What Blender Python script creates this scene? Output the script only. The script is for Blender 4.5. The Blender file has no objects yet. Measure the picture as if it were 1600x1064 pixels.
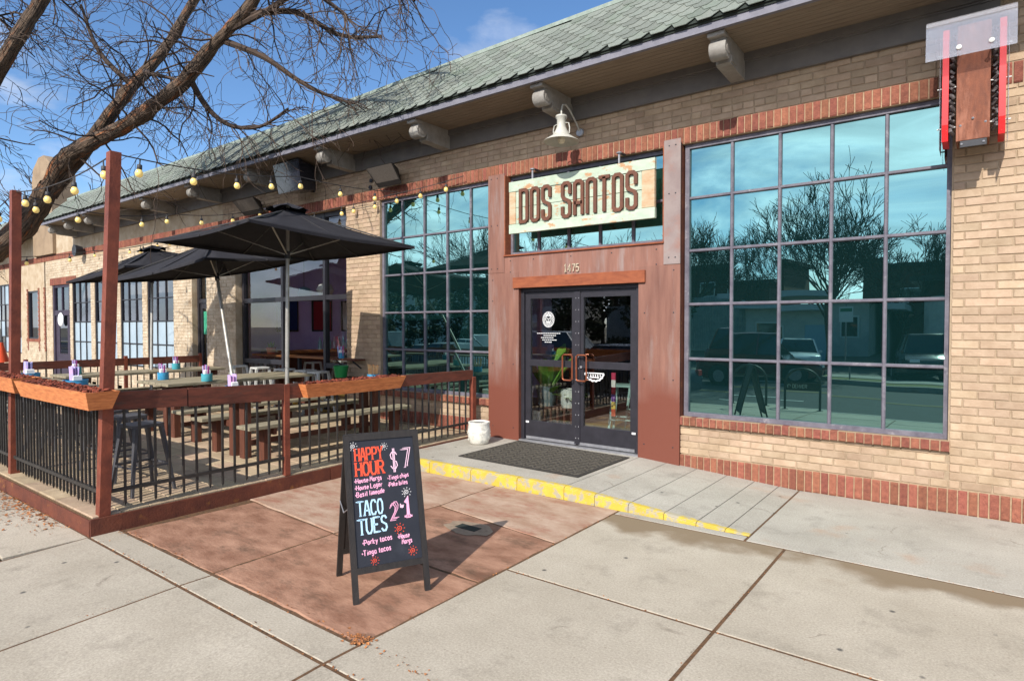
import bpy, math, random
from mathutils import Vector, Matrix, noise as mnoise
R = math.radians
PI = math.pi
rng = random.Random(7)
S = bpy.context.scene
COL = S.collection

# ------------------------------------------------------------------ camera, light, exposure
cam = bpy.data.objects.new('camera', bpy.data.cameras.new('camera'))
COL.objects.link(cam)
CAM = Vector((0, 0, 1.75))
cam.location = CAM
cam.rotation_euler = (R(90 - 1.4), R(0.05), R(37.13))
cam.data.lens = 21.69
cam.data.sensor_width = 36
cam.data.clip_end = 2000
S.camera = cam
SUN_DIR = Vector((0.24, -1.34, 1.02)).normalized()      # towards the sun
ELEV = math.asin(SUN_DIR.z)
AZ = math.atan2(SUN_DIR.x, SUN_DIR.y)
W = bpy.data.worlds.new('World'); S.world = W; W.use_nodes = True
def world_nodes():
    nt = W.node_tree; N = nt.nodes; L = nt.links
    bg = N['Background']; bg.inputs['Strength'].default_value = 0.15
    sky = N.new('ShaderNodeTexSky'); sky.sky_type = 'NISHITA'; sky.sun_disc = False
    sky.sun_elevation = ELEV; sky.sun_rotation = AZ
    sky.air_density = 1.0; sky.dust_density = 0.3; sky.ozone_density = 2.5; sky.altitude = 1600
    hs = N.new('ShaderNodeHueSaturation'); hs.inputs['Saturation'].default_value = 1.12
    L.new(sky.outputs[0], hs.inputs['Color'])
    tc = N.new('ShaderNodeTexCoord')
    mp = N.new('ShaderNodeMapping'); mp.inputs['Scale'].default_value = (1.6, 2.6, 5.5); mp.inputs['Rotation'].default_value = (0, 0, 0.6)
    L.new(tc.outputs['Generated'], mp.inputs['Vector'])
    nz = N.new('ShaderNodeTexNoise'); nz.inputs['Scale'].default_value = 1.5; nz.inputs['Detail'].default_value = 9; nz.inputs['Roughness'].default_value = 0.58
    nz.inputs['Distortion'].default_value = 0.6
    L.new(mp.outputs[0], nz.inputs['Vector'])
    rp = N.new('ShaderNodeValToRGB'); rp.color_ramp.elements[0].position = 0.475; rp.color_ramp.elements[1].position = 0.73
    sx = N.new('ShaderNodeSeparateXYZ'); L.new(tc.outputs['Generated'], sx.inputs[0])
    ms = N.new('ShaderNodeMath'); ms.operation = 'MULTIPLY_ADD'; ms.inputs[1].default_value = -0.19; L.new(sx.outputs['Y'], ms.inputs[0]); L.new(nz.outputs['Fac'], ms.inputs[2])
    L.new(ms.outputs[0], rp.inputs[0])
    mx = N.new('ShaderNodeMixRGB')
    # sunlit cloud is brighter towards the sun
    cb = N.new('ShaderNodeMapRange'); cb.inputs['From Min'].default_value = 0.1; cb.inputs['From Max'].default_value = -0.9; cb.inputs['To Min'].default_value = 1.0; cb.inputs['To Max'].default_value = 2.7
    L.new(sx.outputs['Y'], cb.inputs['Value'])
    n2 = N.new('ShaderNodeTexNoise'); n2.inputs['Scale'].default_value = 3.1; n2.inputs['Detail'].default_value = 7; n2.inputs['Distortion'].default_value = 0.8; L.new(mp.outputs[0], n2.inputs['Vector'])
    n2r = N.new('ShaderNodeMapRange'); n2r.inputs['From Min'].default_value = 0.3; n2r.inputs['From Max'].default_value = 0.7; n2r.inputs['To Min'].default_value = 0.5; n2r.inputs['To Max'].default_value = 1.15; L.new(n2.outputs['Fac'], n2r.inputs['Value'])
    cm = N.new('ShaderNodeMath'); cm.operation = 'MULTIPLY'; L.new(cb.outputs[0], cm.inputs[0]); L.new(n2r.outputs[0], cm.inputs[1])
    cc = N.new('ShaderNodeVectorMath'); cc.operation = 'SCALE'; cc.inputs[0].default_value = (5.2, 5.5, 6.2); L.new(cm.outputs[0], cc.inputs['Scale'])
    L.new(cc.outputs[0], mx.inputs[2])
    ml = N.new('ShaderNodeMath'); ml.operation = 'MULTIPLY'; ml.inputs[1].default_value = 0.85
    L.new(rp.outputs[0], ml.inputs[0]); L.new(ml.outputs[0], mx.inputs[0])
    L.new(hs.outputs[0], mx.inputs[1]); L.new(mx.outputs[0], bg.inputs['Color'])
world_nodes()
sl = bpy.data.lights.new('sun', 'SUN'); sl.energy = 4.6; sl.angle = R(0.5); sl.color = (1.0, 0.945, 0.87)
sun = bpy.data.objects.new('sun', sl); COL.objects.link(sun)
sun.rotation_euler = SUN_DIR.to_track_quat('Z', 'Y').to_euler()
S.view_settings.view_transform = 'Standard'; S.view_settings.look = 'None'
S.view_settings.exposure = 0.38; S.view_settings.gamma = 1
S.view_settings.use_curve_mapping = False
S.render.engine = 'CYCLES'
S.cycles.max_bounces = 8; S.cycles.transparent_max_bounces = 12

# ------------------------------------------------------------------ materials
MATS = {}
def srgb(r, g, b):
    f = lambda c: ((c / 255) / 12.92 if c / 255 <= 0.04045 else ((c / 255 + 0.055) / 1.055) ** 2.4)
    return (f(r), f(g), f(b), 1)
def mat(name, c1, c2=None, scale=6.0, rough=0.75, bump=0.0, bscale=40.0, metal=0.0, rand=None, ramt=0.25, stretch=None,
        c3=None, c3lim=(0.6, 0.7), c3scale=3.0, spec=0.35, hue=0.0, obj=False):
    if name in MATS: return MATS[name]
    m = bpy.data.materials.new(name); m.use_nodes = True
    nt = m.node_tree; N = nt.nodes; L = nt.links
    b = N['Principled BSDF']; b.inputs['Roughness'].default_value = rough; b.inputs['Metallic'].default_value = metal
    b.inputs['Specular IOR Level'].default_value = spec
    if obj:
        tcn = N.new('ShaderNodeTexCoord'); vec = tcn.outputs['Object']
    else:
        ge = N.new('ShaderNodeNewGeometry'); vec = ge.outputs['Position']
    if stretch:
        mp = N.new('ShaderNodeMapping'); mp.inputs['Scale'].default_value = stretch; L.new(vec, mp.inputs['Vector']); vec = mp.outputs[0]
    c1 = tuple(c1[:3]) + (1,)
    c2 = tuple((c2 or [x * 0.72 for x in c1])[:3]) + (1,)
    nz = N.new('ShaderNodeTexNoise'); nz.inputs['Scale'].default_value = scale; nz.inputs['Detail'].default_value = 6; nz.inputs['Roughness'].default_value = 0.65
    L.new(vec, nz.inputs['Vector'])
    rp = N.new('ShaderNodeValToRGB'); e = rp.color_ramp.elements; e[0].position = 0.32; e[1].position = 0.68; e[0].color = c2; e[1].color = c1
    L.new(nz.outputs['Fac'], rp.inputs[0]); out = rp.outputs[0]
    if c3:
        n3 = N.new('ShaderNodeTexNoise'); n3.inputs['Scale'].default_value = c3scale; n3.inputs['Detail'].default_value = 8; n3.inputs['Roughness'].default_value = 0.7
        L.new(vec, n3.inputs['Vector'])
        r3 = N.new('ShaderNodeValToRGB'); r3.color_ramp.elements[0].position = c3lim[0]; r3.color_ramp.elements[1].position = c3lim[1]
        L.new(n3.outputs['Fac'], r3.inputs[0])
        mx = N.new('ShaderNodeMixRGB'); L.new(r3.outputs[0], mx.inputs[0]); L.new(out, mx.inputs[1]); mx.inputs[2].default_value = tuple(c3[:3]) + (1,); out = mx.outputs[0]
    if rand:
        if rand == 'object':
            oi = N.new('ShaderNodeObjectInfo'); rv = oi.outputs['Random']
        else:
            g2 = N.new('ShaderNodeNewGeometry'); rv = g2.outputs['Random Per Island']
        hs = N.new('ShaderNodeHueSaturation')
        mr = N.new('ShaderNodeMapRange'); mr.inputs['To Min'].default_value = 1 - ramt; mr.inputs['To Max'].default_value = 1 + ramt
        L.new(rv, mr.inputs['Value']); L.new(mr.outputs[0], hs.inputs['Value'])
        if hue:
            m2 = N.new('ShaderNodeMath'); m2.operation = 'MULTIPLY'; m2.inputs[1].default_value = 7.31; L.new(rv, m2.inputs[0])
            fr = N.new('ShaderNodeMath'); fr.operation = 'FRACT'; L.new(m2.outputs[0], fr.inputs[0])
            mh = N.new('ShaderNodeMapRange'); mh.inputs['To Min'].default_value = 0.5 - hue; mh.inputs['To Max'].default_value = 0.5 + hue
            L.new(fr.outputs[0], mh.inputs['Value']); L.new(mh.outputs[0], hs.inputs['Hue'])
        L.new(out, hs.inputs['Color']); out = hs.outputs[0]
    L.new(out, b.inputs['Base Color'])
    if bump:
        bn = N.new('ShaderNodeTexNoise'); bn.inputs['Scale'].default_value = bscale; bn.inputs['Detail'].default_value = 5
        L.new(vec, bn.inputs['Vector'])
        bp = N.new('ShaderNodeBump'); bp.inputs['Strength'].default_value = bump; bp.inputs['Distance'].default_value = 0.01
        L.new(bn.outputs['Fac'], bp.inputs['Height']); L.new(bp.outputs[0], b.inputs['Normal'])
    MATS[name] = m
    return m
def flat(name, c, rough=0.5, metal=0.0, spec=0.4, emit=0):
    if name in MATS: return MATS[name]
    m = bpy.data.materials.new(name); m.use_nodes = True
    b = m.node_tree.nodes['Principled BSDF']; b.inputs['Base Color'].default_value = tuple(c[:3]) + (1,)
    b.inputs['Roughness'].default_value = rough; b.inputs['Metallic'].default_value = metal; b.inputs['Specular IOR Level'].default_value = spec
    if emit:
        b.inputs['Emission Color'].default_value = tuple(c[:3]) + (1,); b.inputs['Emission Strength'].default_value = emit
    MATS[name] = m
    return m
def brick_mat(name, tone):      # two versions of every masonry material: own random value per object or per island
    a = dict(tone)
    return mat(name, rand='object', **a), mat(name + '_mass', rand='island', **a)

TAN, TAN_M = brick_mat('tan_brick', dict(c1=srgb(179, 156, 131), c2=srgb(163, 139, 114), scale=9, rough=0.85, bump=0.35, bscale=55, ramt=0.13, hue=0.005, c3=srgb(138, 114, 90), c3lim=(0.48, 0.84), c3scale=1.7))
RED, RED_M = brick_mat('red_brick', dict(c1=srgb(148, 92, 72), c2=srgb(116, 68, 54), scale=26, rough=0.85, bump=0.7, bscale=90, ramt=0.2, hue=0.008, c3=srgb(86, 44, 36), c3lim=(0.58, 0.75), c3scale=30))
WHT, WHT_M = brick_mat('whitewashed_brick', dict(c1=srgb(196, 182, 160), c2=srgb(170, 150, 124), scale=3, rough=0.9, bump=0.5, bscale=60, ramt=0.12, c3=srgb(128, 104, 80), c3lim=(0.55, 0.72), c3scale=5))
MORTAR = mat('mortar', srgb(164, 144, 120), srgb(144, 125, 102), 20, 0.95, 0.4, 120)
MORTAR_R = mat('pale_mortar', srgb(174, 150, 122), srgb(150, 124, 98), 20, 0.95, 0.4, 120)
SHING, SHING_M = brick_mat('green_shingle', dict(c1=srgb(134, 138, 129), c2=srgb(114, 120, 110), scale=60, rough=0.95, bump=0.8, bscale=400, ramt=0.17, hue=0.015, c3=srgb(110, 124, 106), c3lim=(0.5, 0.8), c3scale=2))
SHGAP = flat('shingle_gap', srgb(40, 46, 40), 0.95)
FASCIA = mat('fascia_paint', srgb(122, 120, 128), srgb(104, 103, 112), 8, 0.6, 0.1)
SOFFIT = mat('soffit_paint', srgb(140, 126, 108), srgb(120, 106, 90), 5, 0.7, 0.1, stretch=(0.6, 8, 8))
FRIEZE = mat('frieze_paint', srgb(112, 106, 100), srgb(98, 94, 90), 5, 0.6, 0.1)
BRACKET = mat('bracket_paint', srgb(150, 146, 138), srgb(126, 120, 112), 7, 0.7, 0.25, 40)
WFRAME = mat('window_frame_paint', srgb(112, 108, 116), srgb(86, 82, 92), 9, 0.55, 0.2, 60, c3=srgb(150, 144, 146), c3lim=(0.58, 0.75), c3scale=6)
DARKFR = mat('black_aluminium', srgb(46, 44, 50), srgb(36, 35, 40), 9, 0.42, spec=0.5)
RUST = mat('red_brown_paint', srgb(134, 70, 50), srgb(98, 50, 38), 7, 0.6, 0.25, 50, c3=srgb(132, 70, 40), c3lim=(0.6, 0.8), c3scale=9)
RUSTEDGE = mat('rusted_edge_plate', srgb(112, 62, 44), srgb(84, 46, 36), 6, 0.85, 0.35, 60, c3=srgb(140, 92, 48), c3lim=(0.6, 0.72), c3scale=9)
ORUST = mat('orange_rust', srgb(150, 86, 56), srgb(120, 64, 44), 5, 0.85, 0.3, 80, stretch=(1, 1, 3))
BARS = mat('black_bar_paint', srgb(58, 54, 50), srgb(42, 40, 38), 12, 0.5, 0.2, 60, c3=srgb(92, 62, 46), c3lim=(0.62, 0.75), c3scale=12)
PLANTER = mat('planter_wood', srgb(222, 142, 86), srgb(176, 100, 58), 6, 0.6, 0.25, 30, stretch=(1.4, 1.4, 9))
PALEEDGE = mat('planter_edge', srgb(196, 136, 92), srgb(150, 92, 56), 8, 0.7)
MULCH = mat('red_mulch', srgb(140, 66, 44), srgb(72, 40, 32), 30, 0.95, rand='island', ramt=0.5)
GREYWOOD = mat('weathered_plank', srgb(156, 146, 122), srgb(122, 112, 92), 4, 0.85, 0.4, 30, stretch=(9, 1.2, 9), c3=srgb(102, 100, 78), c3lim=(0.55, 0.75), c3scale=2.5)
GREYWOOD_X = mat('weathered_plank_x', srgb(150, 138, 114), srgb(116, 104, 84), 4, 0.85, 0.4, 30, stretch=(1.2, 9, 9))
DECKLEG = mat('stained_leg', srgb(104, 60, 42), srgb(74, 44, 34), 4, 0.75, 0.25, 30, stretch=(7, 7, 1))
PAVER, PAVER_M = brick_mat('patio_paver', dict(c1=srgb(178, 156, 128), c2=srgb(152, 132, 108), scale=5, rough=0.9, bump=0.35, bscale=60, ramt=0.12, hue=0.01, c3=srgb(124, 106, 88), c3lim=(0.58, 0.78), c3scale=3))
FLAGS = mat('red_flagstone', srgb(172, 132, 108), srgb(122, 84, 64), 2.8, 0.85, 0.4, 30, c3=srgb(98, 74, 58), c3lim=(0.52, 0.70), c3scale=2.3, stretch=(1, 1.9, 1), rand='object', ramt=0.08)
FLAGP = mat('pale_flagstone', srgb(180, 156, 136), srgb(148, 116, 94), 2.8, 0.85, 0.4, 30, c3=srgb(142, 92, 72), c3lim=(0.5, 0.7), c3scale=2.2, stretch=(1, 1.9, 1))
DIRT = mat('joint_dirt', srgb(112, 88, 62), srgb(74, 58, 42), 40, 0.95, 0.6, 90)
CANVAS = mat('charcoal_canvas', srgb(50, 49, 52), srgb(42, 41, 44), 6, 0.85, 0.08, 300, spec=0.15)
POLE = mat('umbrella_aluminium', srgb(168, 164, 156), srgb(140, 136, 128), 8, 0.4, metal=0.35)
BARK = mat('tree_bark', srgb(122, 98, 78), srgb(58, 46, 38), 9, 0.95, 1.0, 22, stretch=(2.2, 2.2, 2.2), c3=srgb(150, 96, 58), c3lim=(0.56, 0.68), c3scale=5)
TWIG = mat('twig_bark', srgb(84, 68, 56), srgb(56, 46, 40), 5, 0.9)
YELLOW = mat('worn_yellow_paint', srgb(200, 176, 70), srgb(182, 156, 58), 6, 0.75, 0.3, 60, c3=srgb(160, 152, 132), c3lim=(0.50, 0.56), c3scale=8)
WHITEPOT = mat('white_glaze', srgb(226, 222, 210), srgb(206, 202, 190), 12, 0.35, 0.6, 70)
BLACKW = mat('black_stained_wood', srgb(48, 43, 40), srgb(34, 31, 30), 6, 0.6, 0.25, 40, stretch=(6, 6, 1))
CHALK = mat('chalkboard', srgb(40, 42, 50), srgb(32, 34, 42), 3, 0.6, c3=srgb(56, 58, 66), c3lim=(0.55, 0.8), c3scale=5)
RUBBER = mat('rubber_mat', srgb(62, 58, 52), srgb(46, 43, 40), 30, 0.85, 0.4, 80)
STEELW = mat('white_metal', srgb(206, 206, 200), srgb(180, 180, 174), 6, 0.4)
DARKMETAL = mat('dark_metal', srgb(54, 54, 58), srgb(42, 42, 46), 8, 0.45)
GALV = mat('galvanised', srgb(164, 164, 166), srgb(138, 138, 142), 12, 0.4, metal=0.5)
LAMPW = mat('cream_enamel', srgb(190, 188, 178), srgb(168, 166, 154), 9, 0.35)
GREYPLASTIC = mat('speaker_plastic', srgb(118, 108, 98), srgb(100, 92, 84), 40, 0.7, 0.1)
INWALL = mat('interior_plaster', srgb(176, 168, 160), srgb(150, 142, 136), 3, 0.9)
PURPLE = mat('purple_wall', srgb(222, 204, 248), srgb(206, 184, 238), 3, 0.85)
INFLOOR = mat('interior_floor', srgb(168, 132, 60), srgb(120, 92, 44), 2, 0.4)
LEAF = mat('plant_leaf', srgb(128, 170, 66), srgb(84, 134, 48), 6, 0.5, rand='island', ramt=0.3)
EVERG = mat('evergreen_leaf', srgb(62, 70, 40), srgb(40, 48, 28), 4, 0.8, rand='island', ramt=0.4)
ASPH = mat('asphalt', srgb(66, 66, 66), srgb(52, 52, 53), 3, 0.9, 0.3, 120)
GRASS = mat('winter_grass', srgb(122, 118, 66), srgb(92, 92, 50), 6, 0.95, 0.5, 60)
LITTER = mat('dry_leaf', srgb(176, 116, 68), srgb(122, 74, 44), 9, 0.9, rand='island', ramt=0.45)

def concrete(name, c1, c2, stain=False, rust=False):
    if name in MATS: return MATS[name]
    m = mat(name, c1, c2, 1.3, 0.9, 0.22, 320, c3=[x * 0.66 for x in c2], c3lim=(0.54, 0.82), c3scale=3.2, rand='object', ramt=0.06)
    nt = m.node_tree; N = nt.nodes; L = nt.links; b = N['Principled BSDF']
    src = b.inputs['Base Color'].links[0].from_socket
    ge = N.new('ShaderNodeNewGeometry')
    # fine aggregate speckle and small dark spots (old gum)
    sp = N.new('ShaderNodeTexNoise'); sp.inputs['Scale'].default_value = 75; sp.inputs['Detail'].default_value = 5; sp.inputs['Roughness'].default_value = .75; L.new(ge.outputs['Position'], sp.inputs['Vector'])
    mr = N.new('ShaderNodeMapRange'); mr.inputs['From Min'].default_value = 0.3; mr.inputs['From Max'].default_value = 0.7; mr.inputs['To Min'].default_value = 0.72; mr.inputs['To Max'].default_value = 1.24
    L.new(sp.outputs['Fac'], mr.inputs['Value'])
    mu = N.new('ShaderNodeMixRGB'); mu.blend_type = 'MULTIPLY'; mu.inputs[0].default_value = 1; L.new(src, mu.inputs[1]); L.new(mr.outputs[0], mu.inputs[2]); src = mu.outputs[0]
    vo = N.new('ShaderNodeTexVoronoi'); vo.inputs['Scale'].default_value = 3.4; vo.inputs['Randomness'].default_value = 1
    L.new(ge.outputs['Position'], vo.inputs['Vector'])
    vr = N.new('ShaderNodeValToRGB'); vr.color_ramp.elements[0].position = 0.035; vr.color_ramp.elements[1].position = 0.075; vr.color_ramp.elements[0].color = (1, 1, 1, 1); vr.color_ramp.elements[1].color = (0, 0, 0, 1)
    L.new(vo.outputs['Distance'], vr.inputs[0])
    mg = N.new('ShaderNodeMixRGB'); L.new(vr.outputs[0], mg.inputs[0]); L.new(src, mg.inputs[1]); mg.inputs[2].default_value = srgb(88, 84, 78); src = mg.outputs[0]
    v2 = N.new('ShaderNodeTexVoronoi'); v2.inputs['Scale'].default_value = 13; L.new(ge.outputs['Position'], v2.inputs['Vector'])
    v2r = N.new('ShaderNodeMapRange'); v2r.inputs['From Min'].default_value = .05; v2r.inputs['From Max'].default_value = .10; v2r.inputs['To Min'].default_value = .45; v2r.inputs['To Max'].default_value = 0; L.new(v2.outputs['Distance'], v2r.inputs['Value'])
    m2 = N.new('ShaderNodeMixRGB'); L.new(v2r.outputs[0], m2.inputs[0]); L.new(src, m2.inputs[1]); m2.inputs[2].default_value = srgb(120, 108, 92); src = m2.outputs[0]
    # hairline cracks, only here and there
    wn = N.new('ShaderNodeTexNoise'); wn.inputs['Scale'].default_value = 2.2; wn.inputs['Detail'].default_value = 5; L.new(ge.outputs['Position'], wn.inputs['Vector'])
    wa = N.new('ShaderNodeVectorMath'); wa.operation = 'MULTIPLY_ADD'; wa.inputs[1].default_value = (.7, .7, 0); L.new(wn.outputs['Color'], wa.inputs[0]); L.new(ge.outputs['Position'], wa.inputs[2])
    ve = N.new('ShaderNodeTexVoronoi'); ve.feature = 'DISTANCE_TO_EDGE'; ve.inputs['Scale'].default_value = .42; L.new(wa.outputs[0], ve.inputs['Vector'])
    vm = N.new('ShaderNodeMapRange'); vm.inputs['From Min'].default_value = .0015; vm.inputs['From Max'].default_value = .004; vm.inputs['To Min'].default_value = .4; vm.inputs['To Max'].default_value = 0; L.new(ve.outputs['Distance'], vm.inputs['Value'])
    mk = N.new('ShaderNodeMapRange'); mk.inputs['From Min'].default_value = .58; mk.inputs['From Max'].default_value = .64; L.new(wn.outputs['Fac'], mk.inputs['Value'])
    mq = N.new('ShaderNodeMath'); mq.operation = 'MULTIPLY'; L.new(vm.outputs[0], mq.inputs[0]); L.new(mk.outputs[0], mq.inputs[1])
    mc = N.new('ShaderNodeMixRGB'); L.new(mq.outputs[0], mc.inputs[0]); L.new(src, mc.inputs[1]); mc.inputs[2].default_value = srgb(92, 80, 66); src = mc.outputs[0]
    def blob(src, colour, build):
        v = build()
        mm = N.new('ShaderNodeMixRGB'); L.new(v, mm.inputs[0]); L.new(src, mm.inputs[1]); mm.inputs[2].default_value = colour
        return mm.outputs[0]
    if stain:
        def bld():
            n1 = N.new('ShaderNodeTexNoise'); n1.inputs['Scale'].default_value = 0.9; n1.inputs['Detail'].default_value = 5; L.new(ge.outputs['Position'], n1.inputs['Vector'])
            sx = N.new('ShaderNodeSeparateXYZ'); L.new(ge.outputs['Position'], sx.inputs[0])
            a = N.new('ShaderNodeMath'); a.operation = 'MULTIPLY_ADD'; a.inputs[1].default_value = 1.7; L.new(n1.outputs['Fac'], a.inputs[0]); L.new(sx.outputs['Y'], a.inputs[2])
            r = N.new('ShaderNodeMapRange'); r.interpolation_type = 'SMOOTHSTEP'; r.inputs['From Min'].default_value = 5.52; r.inputs['From Max'].default_value = 5.72; r.inputs['To Max'].default_value = 0.9
            L.new(a.outputs[0], r.inputs['Value']); return r.outputs[0]
        src = blob(src, srgb(122, 104, 80), bld)
    if rust:
        def bld():
            n1 = N.new('ShaderNodeTexNoise'); n1.inputs['Scale'].default_value = 1.7; n1.inputs['Detail'].default_value = 6; L.new(ge.outputs['Position'], n1.inputs['Vector'])
            r = N.new('ShaderNodeMapRange'); r.interpolation_type = 'SMOOTHSTEP'; r.inputs['From Min'].default_value = 0.58; r.inputs['From Max'].default_value = 0.75; r.inputs['To Max'].default_value = 0.5
            L.new(n1.outputs['Fac'], r.inputs['Value']); return r.outputs[0]
        src = blob(src, srgb(164, 118, 80), bld)
    L.new(src, b.inputs['Base Color'])
    return m
CONC = concrete('sidewalk_concrete', srgb(178, 168, 151), srgb(160, 150, 133), stain=True)
CONC2 = concrete('newer_concrete', srgb(172, 166, 154), srgb(156, 150, 138), rust=True)

def steel_mat():
    m = mat('rusted_steel_panel', srgb(142, 100, 84), srgb(108, 70, 58), 2.0, 0.66, 0.3, 120, metal=0.0, spec=0.5, rand='object', ramt=0.06, c3=srgb(138, 122, 116), c3lim=(0.5, 0.74), c3scale=2.2, stretch=(3.4, 1, 0.38))
    nt = m.node_tree; N = nt.nodes; L = nt.links; b = N['Principled BSDF']; src = b.inputs['Base Color'].links[0].from_socket
    ge = N.new('ShaderNodeNewGeometry'); sx = N.new('ShaderNodeSeparateXYZ'); L.new(ge.outputs['Position'], sx.inputs[0])
    n1 = N.new('ShaderNodeTexNoise'); n1.inputs['Scale'].default_value = 1.5; n1.inputs['Detail'].default_value = 6; L.new(ge.outputs['Position'], n1.inputs['Vector'])
    a = N.new('ShaderNodeMath'); a.operation = 'MULTIPLY_ADD'; a.inputs[1].default_value = 0.9; L.new(n1.outputs['Fac'], a.inputs[0]); L.new(sx.outputs['Z'], a.inputs[2])
    r = N.new('ShaderNodeMapRange'); r.inputs['From Min'].default_value = 1.75; r.inputs['From Max'].default_value = 1.25; L.new(a.outputs[0], r.inputs['Value'])
    mm = N.new('ShaderNodeMixRGB'); L.new(r.outputs[0], mm.inputs[0]); L.new(src, mm.inputs[1]); mm.inputs[2].default_value = srgb(110, 58, 42)
    L.new(mm.outputs[0], b.inputs['Base Color'])
    return m
STEEL = steel_mat()
RAIL = mat('rail_paint', srgb(116, 62, 46), srgb(78, 44, 34), 5, 0.65, 0.3, 50, stretch=(1, 1, 5), c3=srgb(72, 62, 54), c3lim=(0.55, 0.72), c3scale=3)

def sign_paint():
    return mat('peeling_mint_paint', srgb(184, 194, 174), srgb(160, 176, 156), 5, 0.8, 0.4, 50, c3=srgb(178, 138, 102), c3lim=(0.56, 0.62), c3scale=4.0, stretch=(1.2, 1, 2.2), rand='object', ramt=0.05)
SIGNP = sign_paint()
SIGNO = mat('bare_sign_wood', srgb(178, 138, 102), srgb(186, 176, 148), 3, 0.8, 0.4, 50, stretch=(2, 1, 5))
LETTER = mat('sign_letter_brown', srgb(108, 68, 50), srgb(92, 58, 44), 9, 0.6, 0.1)

def mirror_glass():     # teal reflective film on the big factory windows
    m = bpy.data.materials.new('teal_mirror_glass'); m.use_nodes = True; nt = m.node_tree; N = nt.nodes; L = nt.links
    for n in list(N):
        if n.type != 'OUTPUT_MATERIAL': N.remove(n)
    out = N['Material Output']
    g = N.new('ShaderNodeBsdfGlossy'); g.inputs['Roughness'].default_value = 0.004; g.inputs['Color'].default_value = (0.20, 0.355, 0.33, 1)
    d = N.new('ShaderNodeBsdfDiffuse'); d.inputs['Color'].default_value = (0.002, 0.010, 0.010, 1)
    mx = N.new('ShaderNodeAddShader'); L.new(d.outputs[0], mx.inputs[0]); L.new(g.outputs[0], mx.inputs[1]); L.new(mx.outputs[0], out.inputs['Surface'])
    ge = N.new('ShaderNodeNewGeometry'); nz = N.new('ShaderNodeTexNoise'); nz.inputs['Scale'].default_value = 1.1; nz.inputs['Detail'].default_value = 1
    L.new(ge.outputs['Position'], nz.inputs['Vector'])
    bp = N.new('ShaderNodeBump'); bp.inputs['Strength'].default_value = 0.03; bp.inputs['Distance'].default_value = 0.05; L.new(nz.outputs['Fac'], bp.inputs['Height']); L.new(bp.outputs[0], g.inputs['Normal'])
    return m
TEAL = mirror_glass()
def clear_glass(name, tint=(0.86, 0.9, 0.9, 1), boost=0.04, refl=(1, 1, 1, 1)):
    m = bpy.data.materials.new(name); m.use_nodes = True; nt = m.node_tree; N = nt.nodes; L = nt.links
    for n in list(N):
        if n.type != 'OUTPUT_MATERIAL': N.remove(n)
    t = N.new('ShaderNodeBsdfTransparent'); t.inputs['Color'].default_value = tint
    g = N.new('ShaderNodeBsdfGlossy'); g.inputs['Roughness'].default_value = 0.004; g.inputs['Color'].default_value = refl
    lw = N.new('ShaderNodeFresnel'); lw.inputs['IOR'].default_value = 1.5
    ad = N.new('ShaderNodeMath'); ad.operation = 'ADD'; ad.inputs[1].default_value = boost; L.new(lw.outputs[0], ad.inputs[0])
    mx = N.new('ShaderNodeMixShader'); L.new(ad.outputs[0], mx.inputs[0]); L.new(t.outputs[0], mx.inputs[1]); L.new(g.outputs[0], mx.inputs[2])
    L.new(mx.outputs[0], N['Material Output'].inputs['Surface'])
    return m
GLASS = clear_glass('door_glass', boost=0.07)
DIMGLASS = clear_glass('far_window_glass', tint=(0.3, 0.32, 0.34, 1), boost=0.10, refl=(0.8, 0.84, 0.95, 1))
HOOD = clear_glass('clear_hood', tint=(0.92, 0.92, 0.94, 1), boost=0.06)
def haze_hood():      # weathered polycarbonate: partly milky
    nt = HOOD.node_tree; N = nt.nodes; L = nt.links; out = N['Material Output']; src = out.inputs['Surface'].links[0].from_socket
    d = N.new('ShaderNodeBsdfDiffuse'); d.inputs['Color'].default_value = (.75, .77, .82, 1); t = N.new('ShaderNodeBsdfTranslucent'); t.inputs['Color'].default_value = (.75, .77, .82, 1)
    a = N.new('ShaderNodeMixShader'); a.inputs[0].default_value = .5; L.new(d.outputs[0], a.inputs[1]); L.new(t.outputs[0], a.inputs[2])
    m = N.new('ShaderNodeMixShader'); m.inputs[0].default_value = .17; L.new(src, m.inputs[1]); L.new(a.outputs[0], m.inputs[2]); L.new(m.outputs[0], out.inputs['Surface'])
haze_hood()
CARGLASS = flat('car_window', (0.02, 0.03, 0.035), 0.03, spec=0.8)
FROST = mat('frosted_film', srgb(166, 182, 192), srgb(148, 166, 178), 1.5, 0.35, spec=0.6)

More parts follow.
